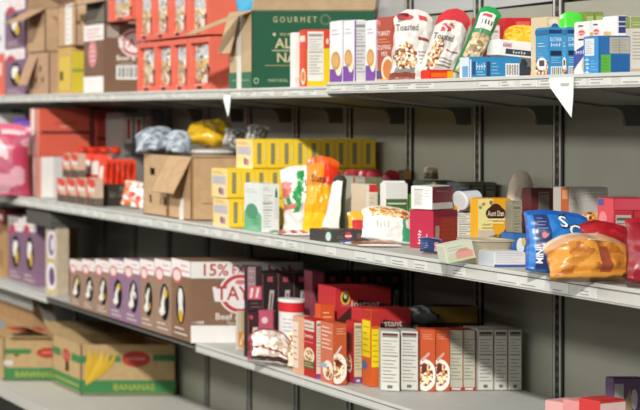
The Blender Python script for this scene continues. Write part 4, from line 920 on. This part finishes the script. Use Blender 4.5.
bart = [('r', 'F', 0, .80, 1, 1, 'efeae8'), ('l', 'F', .5, .84, .95, .97, 2, 'd8828a'), ('e', 'F', .3, .80, .26, .10, 'd8666e'), ('e', 'F', .3, .80, .2, .07, 'f0dcd8'), ('e', 'F', .5, .44, .24, .24, '1c1917'), ('e', 'F', .5, .52, .13, .13, 'eceae4'), ('e', 'F', .52, .36, .12, .14, 'e8e6e0'), ('e', 'F', .52, .3, .1, .08, 'd8a82c'), ('l', 'F', .2, .05, .85, .18, 2, 'e8e0d8'),
        ('r', 'X', 0, .795, 1, 1, 'eeece8'), ('t', 'X', '15%', .225, .825, .15, 'c23438', .23), ('t', 'X', 'EXTRA', .51, .845, .115, 'c23438', .28), ('t', 'X', 'xxxx', .80, .845, .115, 'c23438', .22),
        ('r', 'X', 0, 0, 1, .215, 'eeece8'), ('l', 'X', .01, .23, .12, .27, 2, 'd8ccc0'), ('t', 'X', '144', .085, .232, .045, 'eae2d8', .12),
        ('e', 'X', .44, .61, .195, .255, 'f2ecea'), ('e', 'X', .44, .61, .178, .235, 'c8404a'), ('e', 'X', .44, .61, .145, .19, 'f2ecea'), ('e', 'X', .44, .75, .05, .03, 'd87c84'), ('p', 'X', [(.21, .51), (.64, .51), (.66, .73), (.19, .69)], 'f2ecea'), ('t', 'X', 'TAYT', .42, .53, .17, 'b82c38', .39),
        ('t', 'X', 'Beef &', .33, .285, .085, 'efe8e0', .24), ('t', 'X', 'Flavour', .38, .228, .04, 'dcd2c8', .2)]
big = carton('pet_food_carton', 'large brown carton with red circle logo and white band at lower shelf front', 'pet food carton', 190.6, 303, 262, '8a6a54', bart, fl=171.8, t=2.592, z=ZL)

# dark coffee boxes along the back half of the shelf
dcf = 5.35; pt_ = 15.6 * dcf / F
proto = None
for i in range(9):
    px = 262 + 15.6*i
    lab = 'black coffee box with white brush lettering, in dark row ' + ORD[i] + ' from the large brown carton'
    if proto is None:
        proto = carton_at('coffee_box', lab, 'coffee box', (-dcf, yy(px, dcf), ZL + .001), .10, pt_ - .0015, zz(274, dcf) - ZL, '2b2324',
            [('r', 'X', .35, .9, .7, .96, 'a8505c'), ('p', 'X', [(.3, .35), (.55, .35), (.8, .8), (.5, .8)], 'b8b0aa'), ('p', 'X', [(.42, .4), (.5, .4), (.68, .76), (.6, .76)], '2b2324'), ('l', 'X', .25, .2, .8, .3, 2, '8c7c7c'), ('r', 'X', 0, 0, .06, 1, '7c5058')], 'black coffee boxes in the dark row')
        base_ = proto.location.copy()
    else: copy_tree(proto, base_ + Vector((0, i*pt_, 0)), lab)
m = MB()
for i, (px, yt, lab) in enumerate(((266, 284, 'square grey label stuck on a coffee box'),)): pass
carton('coffee_box', 'pink-faced coffee box turned sideways on top of the canister side', 'coffee box', 312, 324, 272, '8a4250', [('r', 'X', .1, .1, .8, .5, 'c8b0a8'), ('e', 'X', .5, .75, .3, .1, '4a2028')], d=5.27, W=.05, z=ZL)
# pouches by the carton
def cof(u, v):
    if v > .5 and u < .55: return 'b8a8a8:film'
    if v < .45 and u < .75: return 'dc6478:film' if (int(u*9) % 3) else 'ece0dc:film'
    return '3a2a2c:film'
def pouchbox(name, label, cat, *a, **k): return carton(name, label, cat, *a, **k)
carton('coffee_box', 'pink and black coffee box catching light beside the red circle logo', 'coffee box', 247.5, 262, 267, '3a2a2e', [('r', 'X', 0, .5, .55, 1, '9c8488'), ('l', 'X', .05, .55, .5, .98, 3, 'b8a0a4'), ('r', 'X', 0, .26, .95, .56, 'd8647a'), ('p', 'X', [(.12, .3), (.3, .3), (.4, .52), (.22, .52)], 'ece0dc'), ('p', 'X', [(.52, .3), (.68, .3), (.8, .52), (.64, .52)], 'ece0dc'), ('l', 'X', .2, .05, .9, .22, 2, '7c6468')], d=5.345, W=.022, z=ZL, z0=ZL + .155)
carton('coffee_box', 'dark coffee box with a pink base strip in front, beside orange packet', 'coffee box', 247.5, 259.5, 312, '3c2826', [('r', 'X', 0, 0, 1, .1, 'c84c78'), ('p', 'X', [(.3, .4), (.7, .4), (.85, .66), (.45, .66)], 'd8ccc4'), ('e', 'X', .3, .88, .14, .05, 'c84a5c'), ('l', 'X', .2, .2, .8, .32, 2, '9c8078'), ('r', 'X', 0, .1, .1, .95, '7c5048')], d=5.343, W=.025, z=ZL)
carton('coffee_box', 'pink coffee box with berries picture behind the pouch of white pieces', 'coffee box', 260.5, 276, 311, 'c45c74', [('e', 'X', .5, .35, .3, .14, '4c3030'), ('e', 'X', .72, .45, .12, .08, '5c7c48'), ('e', 'X', .35, .42, .12, .07, 'b83048'), ('e', 'X', .25, .8, .2, .07, 'ecd0d4'), ('r', 'X', .8, 0, 1, 1, '3a2a2c')], d=5.33, W=.018, z=ZL)
carton('snack_packet', 'orange and white packet in a clear wrap against the brown carton', 'packet', 237.5, 246.5, 312, 'c8bcae', [('r', 'X', .1, .1, .9, .48, 'e08a3c'), ('p', 'X', [(.2, .15), (.5, .15), (.8, .42), (.5, .42)], 'f0e4d8'), ('r', 'X', .42, 0, .58, 1, 'c8a03c')], d=5.5, W=.012, z=ZL)
# canister
cn = empty('canister', (-5.235, yy(291.5, 5.235), ZL + .001)); tag(cn, 'white labelled canister with a red neck and white lid on lower shelf', 'canister')
hc = zz(299, 5.235) - ZL
m = MB(); m.lathe([(.036, 0), (.037, .003), (.037, hc*.80)], 'dcdad6', 32); cnb = m.build('body', cn)
m = MB(); m.lathe([(.0372, hc*.80 + .0005), (.0378, hc*.81), (.0378, hc*.945), (.0372, hc*.95)], 'c8242a', 32); m.build('collar', cn)
m = MB(); m.lathe([(.0376, hc*.951), (.0395, hc*.955), (.0395, hc*.985), (.0375, hc), (.034, hc*.998), (.01, hc*.998)], 'e2e0dc', 32); m.build('lid', cn)
m = MB()
for a0 in range(-70, 61, 9):
    for zf in (.5, .56, .62, .68):
        a, b = R(a0), R(a0 + (7 if (a0 + int(zf*100)) % 4 else 4)); r_ = .0375
        m.face([(r_*math.cos(t_), r_*math.sin(t_), hc*z_) for t_, z_ in ((a, zf), (b, zf), (b, zf+.02), (a, zf+.02))], '9aa0b4')
m.build('label_print', cnb)
pw = bag('white_pieces_bag', 'clear pouch of pale pieces with a maroon seam lying at the front', 'bag', 269, 363, 5.14, .125, .115, .06, (-24, 4, 74), lambda u, v: '8c3a44:film' if (u < .07 or abs((v - .2) - .25*(1-u)) < .03) else ('breadcr' if v > .12 else '3c3030:film'), 'd8ccc4:film', '8c4a50:film', seed=181, rnd=.3, z=ZL + .004, nu=28, nv=24, crumple=.008)
bag('pasta_bag', 'clear bag of pasta pieces between the canister and cream boxes', 'bag', 298, 366, 5.10, .062, .135, .045, (-12, 4, 66), lambda u, v: 'pastaprint' if v > .25 else 'e4d4c0:film', 'd8c8b4:film', 'e0d4c8:film', seed=183, rnd=.25, z=ZL + .002, nu=18, nv=20, crumple=.006)

# big red instant boxes
def inst(label, x0, x1, yt, d, W):
    return carton('instant_box', label, 'coffee box', x0, x1, yt, 'c03236', [('p', 'X', [(0, 0), (1, 0), (1, .8), (.42, .86), (0, .6)], '4a2a26'), ('e', 'X', .18, .88, .085, .085, 'd8b848'), ('e', 'X', .18, .88, .055, .06, '3a3020'), ('e', 'X', .18, .9, .03, .03, 'd8c8a0'),
        ('r', 'X', .1, .775, .3, .80, 'd0505c'), ('t', 'X', 'Instant', .54, .765, .09, 'd0bab0', .56)], d=d, W=W, z=ZL)
inst('tall red and dark instant drink box with yellow badge, behind the canister row', 335, 391, 288, 5.03, .10)
inst('second red and dark instant drink box with yellow badge, nearer the grey boxes', 364, 411, 309.5, 4.86, .07)
carton('food_box', 'small bright orange box standing behind the tilted spoon box', 'food box', 320, 334, 305, 'd8582c', [('l', 'X', .2, .8, .8, .92, 2, 'f0c8a0'), ('r', 'X', 0, .0, 1, .05, 'b8401c')], d=4.98, W=.03, z=ZL)

# front row of meal boxes
MR, MO = 'b42a2c', 'c4552c'
carton('meal_box', 'cream and orange box at the start of the front row by the pasta bag', 'meal box', 302.6, 314, 318, 'dca888', [('r', 'F', 0, .1, .6, .9, 'e8d8c4'), ('l', 'F', .1, .2, .55, .8, 6, 'c88a70'), ('r', 'T', .1, .1, .9, .9, 'd86a54')], fl=293, t=2.625, z=ZL, D=.04)
carton('meal_box', 'red meal box with a pasta bowl picture and green band, front row', 'meal box', 315.7, 324.6, 320, MR,
       [('r', 'F', .1, .78, .9, .96, 'd8c8bc'), ('l', 'F', .14, .8, .86, .94, 2, '8c3030'), ('t', 'F', 'xxxxx', .5, .66, .07, 'f0dcd0', .7), ('l', 'F', .15, .56, .85, .63, 1, 'd88a80'), ('e', 'F', .52, .36, .42, .14, 'e8dcbc'), ('e', 'F', .52, .37, .32, .1, 'pastaprint'), ('r', 'F', .1, .14, .92, .27, '6c6a3c'), ('l', 'F', .15, .16, .86, .25, 2, 'c8c4a0'), ('r', 'T', .1, .1, .9, .9, 'c83c3c')] + nut('X', .06, .08, .94, .98, 'ded6c4', '8c8478') + [('r', 'X', 0, 0, 1, .06, '8a4a94')], fl=303.4, t=2.63, z=ZL)
carton('meal_box', 'orange box with a white bowl and spoon picture, front row middle', 'meal box', 333.5, 346.4, 324, 'c05830',
       [('r', 'F', 0, 0, 1, 1, 'cf7458'), ('l', 'F', .1, .55, .9, .95, 6, 'f0dcd0'), ('e', 'F', .6, .22, .42, .16, 'f0e6da'), ('e', 'F', .68, .18, .28, .1, 'pastaprint'), ('r', 'F', .05, .25, .5, .32, '9cb0d0'), ('e', 'X', .3, .27, .75, .25, 'f2ece2'), ('e', 'X', .32, .28, .52, .18, 'pastaprint'), ('e', 'X', .3, .36, .18, .06, '6a2a28'), ('p', 'X', [(.08, .5), (.16, .46), (.62, .62), (.56, .65)], 'd8d0c8'), ('l', 'X', .2, .82, .9, .94, 3, 'e8b89c')], fl=321, t=2.62, z=ZL)
carton('meal_box', 'meal box with a cream nutrition side and purple base, front row', 'meal box', 353.2, 362.2, 322, 'b82c2c', [('r', 'F', .1, .5, .9, .8, '6c241c'), ('e', 'F', .5, .3, .4, .15, 'pastaprint')] + nut('X', .1, .1, .92, .98, 'cfc8a4', '8c886c') + [('r', 'X', 0, 0, 1, .09, '7c4a84'), ('r', 'X', .3, .02, .7, .06, 'd8c8d8')], fl=346.2, t=2.70, z=ZL)
carton('meal_box', 'orange box with yellow panels beside the grey nutrition-label box', 'meal box', 371, 380.2, 311, 'd0602c', [('r', 'F', .0, .38, .95, .86, 'e8cf1c'), ('l', 'F', .1, .42, .85, .82, 5, 'b8a020'), ('e', 'F', .3, .27, .3, .06, '4c6c9c'), ('r', 'F', 0, .88, 1, 1, 'b83028'), ('r', 'X', .05, .26, .95, .76, 'e8cf1c'), ('l', 'X', .15, .3, .85, .72, 6, 'b8a020'), ('r', 'X', 0, .8, 1, 1, 'b83028')], fl=362.6, t=2.715, z=ZL)
gr_ = lambda: nut('X', .04, .02, .96, .99, 'cfcec6', '85837c') + [('r', 'X', .1, .93, .9, .965, '5a3034'), ('r', 'X', .35, .05, .62, .10, '6c6a64'), ('r', 'T', .05, .05, .95, .95, 'b8b6ae')]
def row_box(label, x0, x1, yt, yb, rot, art, base, grp, W=.06):
    d = F * (H - ZL) / (yb - 112); w = (x1 - x0) * d / F / max(.6, math.cos(abs(rot)) + .0)
    h = zz(yt, d) - ZL
    return carton_at('meal_box', label, 'meal box', (-d, yy(x0, d), ZL + .0005), W, w, h, base, art, grp, rot=rot)
row_box('grey nutrition-label box standing alone at the front row end, brightest lit', 380.4, 395.4, 331, 391, R(-26), gr_(), 'b5b3aa', 'grey nutrition-label boxes')
row_box('grey nutrition-label box between the lone one and the orange bowl pair', 400.5, 415.0, 331, 390.5, R(-20), gr_(), 'b0aea6', 'grey nutrition-label boxes')
ob = lambda: [('l', 'X', .2, .84, .86, .94, 3, 'e0a48c'), ('e', 'X', .34, .26, .72, .26, 'f2ece2'), ('e', 'X', .36, .27, .5, .19, 'pastaprint'), ('e', 'X', .3, .36, .18, .06, '6a2a28'), ('p', 'X', [(.1, .52), (.18, .47), (.66, .6), (.6, .64)], 'd0a898'), ('r', 'X', 0, 0, .06, 1, '8c2c20')]
row_box('burnt orange bowl-picture box, the one touching the grey label boxes', 419.2, 432.6, 330, 391, R(-18), ob(), MO, 'burnt orange bowl-picture boxes', W=.045)
row_box('burnt orange bowl-picture box next to the red-based label boxes', 434.7, 447.6, 330, 391, R(-14), ob(), MO, 'burnt orange bowl-picture boxes', W=.045)
rg = lambda: nut('X', .04, .05, .94, .99, 'b9b7a6', '7a786a', False) + [('r', 'X', 0, 0, 1, .05, 'a03838'), ('r', 'X', .15, .008, .8, .04, 'd8ccc4')]
row_box('red-based nutrition-label box beside the burnt orange pair', 449.3, 461.6, 330, 390.5, R(-11), rg(), '9c3434', 'red-based nutrition-label boxes', W=.05)
row_box('red-based nutrition-label box beside the last grey trio', 462.8, 474.2, 330, 390.5, R(-9), rg(), '9c3434', 'red-based nutrition-label boxes', W=.05)
for i, (a, b) in enumerate(((477.5, 493), (494.2, 507), (508.2, 521.4))):
    row_box('grey nutrition-label box in the last shaded trio, ' + ('beside the red-based pair', 'in the middle', 'at the bare wall end')[i], a, b, 330, 391, 0, gr_(), 'a8a69e', 'grey nutrition-label boxes', W=.07)
# things behind that row, in the shade
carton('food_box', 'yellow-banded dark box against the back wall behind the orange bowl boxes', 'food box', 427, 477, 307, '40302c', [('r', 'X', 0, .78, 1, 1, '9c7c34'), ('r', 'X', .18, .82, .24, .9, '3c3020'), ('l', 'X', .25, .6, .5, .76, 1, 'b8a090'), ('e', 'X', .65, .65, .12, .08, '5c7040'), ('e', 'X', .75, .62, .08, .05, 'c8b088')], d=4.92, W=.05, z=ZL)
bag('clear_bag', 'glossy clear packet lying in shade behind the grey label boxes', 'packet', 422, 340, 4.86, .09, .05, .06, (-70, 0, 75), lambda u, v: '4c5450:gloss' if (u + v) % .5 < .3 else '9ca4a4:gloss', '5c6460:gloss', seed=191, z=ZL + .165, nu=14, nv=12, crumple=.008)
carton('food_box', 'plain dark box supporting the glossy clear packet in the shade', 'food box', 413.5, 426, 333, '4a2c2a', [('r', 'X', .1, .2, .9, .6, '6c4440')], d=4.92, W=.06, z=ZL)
# near end of the lower shelf
for i, (px, py, d, rz) in enumerate(((566, 404, 3.88, 24), (584, 403, 3.82, 22), (600, 402, 3.76, 20))):
    h = zz(py, d) - ZL
    carton_at('meal_box', ('pale red box, end of the three near the bare wall', 'pale red box, middle of the three by the lower edge', 'bright red box, last of the three by the lower edge')[i], 'meal box', (-d, yy(px, d), ZL + .0005), .05, .085, h, ('dca8a4', 'd89090', 'c83c3c')[i],
        [('r', 'T', .08, .06, .92, .9, ('e8bcb8', 'dc8c8c', 'd84444')[i]), ('r', 'X', 0, .8, 1, .96, 'e8c8c4'), ('e', 'X', .6, .6, .2, .15, '7c6c6c')], 'pale and bright red boxes by the lower edge', rot=R(rz), tilt=0)
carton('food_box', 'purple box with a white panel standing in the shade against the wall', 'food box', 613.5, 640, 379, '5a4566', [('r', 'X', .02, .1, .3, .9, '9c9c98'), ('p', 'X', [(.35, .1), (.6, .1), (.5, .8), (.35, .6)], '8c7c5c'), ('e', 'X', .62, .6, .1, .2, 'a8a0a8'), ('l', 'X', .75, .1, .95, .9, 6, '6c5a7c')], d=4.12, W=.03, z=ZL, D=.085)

# ================================================================== BOTTOM DECK
CB = 'b59a70:card'; G1 = '3f7d4c'; RD = 'b03c34'
def leafs(face, u, v, s):
    out = []
    for k in range(5):
        a = .9 - .13*k
        pts = []
        for q in range(9):
            f = q/8; bend = (.10 + .15*k) * math.sin(f*1.5)
            pts.append((u + s*(bend + .022*k*f +   .085*math.sin(math.pi*f)), v + s*1.9*f*(1 - .03*k)))
        for q in range(8, -1, -1):
            f = q/8; bend = (.10 + .15*k) * math.sin(f*1.5)
            pts.append((u + s*(bend +   .022*k*f - .085*math.sin(math.pi*f)), v + s*1.9*f*(1 - .03*k)))
        out.append(('p', face, pts[:-1], ('d0aa34', 'c8a22c', 'd8b440')[k % 3]))
    return out
bfr = [('r', 'F', 0, .62, .3, .77, G1), ('r', 'F', .68, .62, 1, .77, G1), ('e', 'F', .5, .68, .13, .13, RD), ('l', 'F', .4, .62, .6, .74, 2, 'd8a898'), ('r', 'F', 0, .05, 1, .30, G1), ('l', 'F', .06, .1, .94, .26, 1, 'a8a048')]
bsd = [('r', 'X', 0, .64, .06, .78, G1), ('r', 'X', .28, .66, .42, .78, G1), ('r', 'X', .76, .68, 1, .8, G1), ('e', 'X', .58, .72, .15, .16, RD), ('r', 'X', .48, .7, .68, .75, 'd0786c'), ('r', 'X', 0, .04, 1, .3, G1), ('t', 'X', 'BANANAS', .56, .10, .13, 'a8a848', .66)] + leafs('X', .05, .2, .40)
db1 = F*1.236/(395.6-112)
open_carton('banana_box', 'tan banana box with green bands and banana picture, nearer one', 'banana box', 81, 178, 345, fl=52.6, d=db1, z=ZB, base=CB, art=bfr + bsd, holes=((.44, .36, .58, .58), (.14, .62, .24, .74), (.76, .62, .86, .74)), flaps=(('B', 0, 1, .12, -75), ('L', 0, .9, .12, 70)), D=.412)
db2 = 7.36
y_ = 543*db2/F
open_carton('banana_box', 'tan banana box with green bands behind the nearer one', 'banana box', 4, 58, 338, W=.33, d=db2, z=ZB, base=CB,
    art=[('r', 'X', .02, .62, .5, .74, G1), ('e', 'X', .8, .65, .2, .12, RD), ('r', 'X', .7, .63, .9, .68, 'd0786c'), ('r', 'X', 0, .03, 1, .3, G1), ('t', 'X', 'BANANAS', .55, .08, .14, 'a8a848', .8), ('r', 'X', 0, .36, .16, .47, 'd8d4d4'), ('l', 'X', .02, .38, .14, .45, 2, '6c7ca0')],
    xh=((.2, .56, .28, .68),), flaps=(('B', 0, 1, .16, -70), ('X', .1, 1, .03, 70), ('F', 0, 1, .06, 40)))
carton('food_tray', 'flat red and white packet resting across the further banana box', 'packet', 14, 48, 331, 'c84c40', [('r', 'X', .1, .3, .6, .8, 'e8b8a8')], d=7.5, W=.12, z0=zz(337, 7.5) + .03)
dw_ = dd(33, 2.776)
z1 = zz(309, dw_)
carton('carton', 'brown carton under the white carton at far bottom of the shelving', 'carton', 33, 52, 312, 'a8845c:card', [('r', 'F', .1, .5, .5, .6, '7c94b0'), ('r', 'F', 0, .15, 1, .2, '94724c'), ('r', 'X', 0, .3, 1, .34, '94724c')], fl=-22, t=2.776, z=ZB)
open_carton('carton', 'white carton with a tan flap hanging out, just below the lower shelf', 'carton', 33, 52, 291.5, fl=-22, t=2.776, z0=zz(311, dw_) + .0, base='c8c2b4', art=[('r', 'F', 0, 0, 1, 1, 'e2e2dc'), ('r', 'X', 0, 0, 1, 1, 'a89c84')], flaps=(('X', 0, .6, .2, 128),))

# ================================================================== light, camera
def lamp(name, kind, loc, rot, energy, size=None, col=(1, 1, 1), sy=None):
    l = bpy.data.lights.new(name, kind); l.energy = energy; l.color = col
    if kind == 'AREA':
        l.size = size
        if sy: l.shape = 'RECTANGLE'; l.size_y = sy
    if kind == 'SUN': l.angle = size
    o = bpy.data.objects.new(name, l); COL.objects.link(o); o.location = loc; o.rotation_euler = rot
    return o
lamp('daylight', 'SUN', (2, -6, 5), Vector((1.35, -1, .80)).to_track_quat('Z', 'Y').to_euler(), SUN_E, R(2.2), (1, .965, .9))
lamp('aisle_fill', 'AREA', (-10.0, -6.2, 2.1), (Vector((-.5, -.85, .08))).to_track_quat('Z', 'Y').to_euler(), AISLE_FILL_E, 4.0, (1, .98, .95), 1.2)  # fill lamp added at the far left of the aisle; no actual window
lamp('mid_wall_fill', 'AREA', (-5, -4.6, 2.75), (Vector((0, -1, .38))).to_track_quat('Z', 'Y').to_euler(), MID_FILL_E, 9.0, (1, .97, .9), .35)  # invented lamp, placed to brighten the wall between middle and upper shelves
w = bpy.data.worlds.new('store_air'); SC.world = w; w.use_nodes = True
nt = w.node_tree; N = nt.nodes; L = nt.links
bg = N['Background']; tc = N.new('ShaderNodeTexCoord'); sp = N.new('ShaderNodeSeparateXYZ'); rp = N.new('ShaderNodeValToRGB'); mr = N.new('ShaderNodeMapRange')
L.new(tc.outputs['Generated'], sp.inputs['Vector']); L.new(sp.outputs['Z'], mr.inputs['Value']); mr.inputs['From Min'].default_value = -1
L.new(mr.outputs['Result'], rp.inputs['Fac']); L.new(rp.outputs['Color'], bg.inputs['Color'])
e = rp.color_ramp.elements; e2_ = rp.color_ramp.elements.new(.70); e2_.color = (1.0, .985, .95, 1); e = [rp.color_ramp.elements[0], rp.color_ramp.elements[1]]; e[0].position = .485; e[0].color = (.08, .08, .075, 1); e[1].position = .515; e[1].color = (.62, .61, .59, 1); rp.color_ramp.elements[2].position = .66; rp.color_ramp.elements[2].color = (1, .985, .95, 1)
bg.inputs['Strength'].default_value = WORLD_E

cam = bpy.data.cameras.new('camera'); co = bpy.data.objects.new('camera', cam); COL.objects.link(co)
co.location = (0, -T, H)
co.rotation_euler = (R(90), 0, R(90))
cam.sensor_width = 36; cam.lens = 36 * F / 640
cam.shift_x = 860 / 640; cam.shift_y = -93 / 640
cam.clip_start = .05
cam.dof.use_dof = True; cam.dof.focus_distance = 4.1; cam.dof.aperture_fstop = 3.9
SC.camera = co
vs = SC.view_settings
vs.view_transform = 'Standard'; vs.look = 'None'; vs.gamma = 1; vs.use_curve_mapping = False
vs.exposure = EXPO
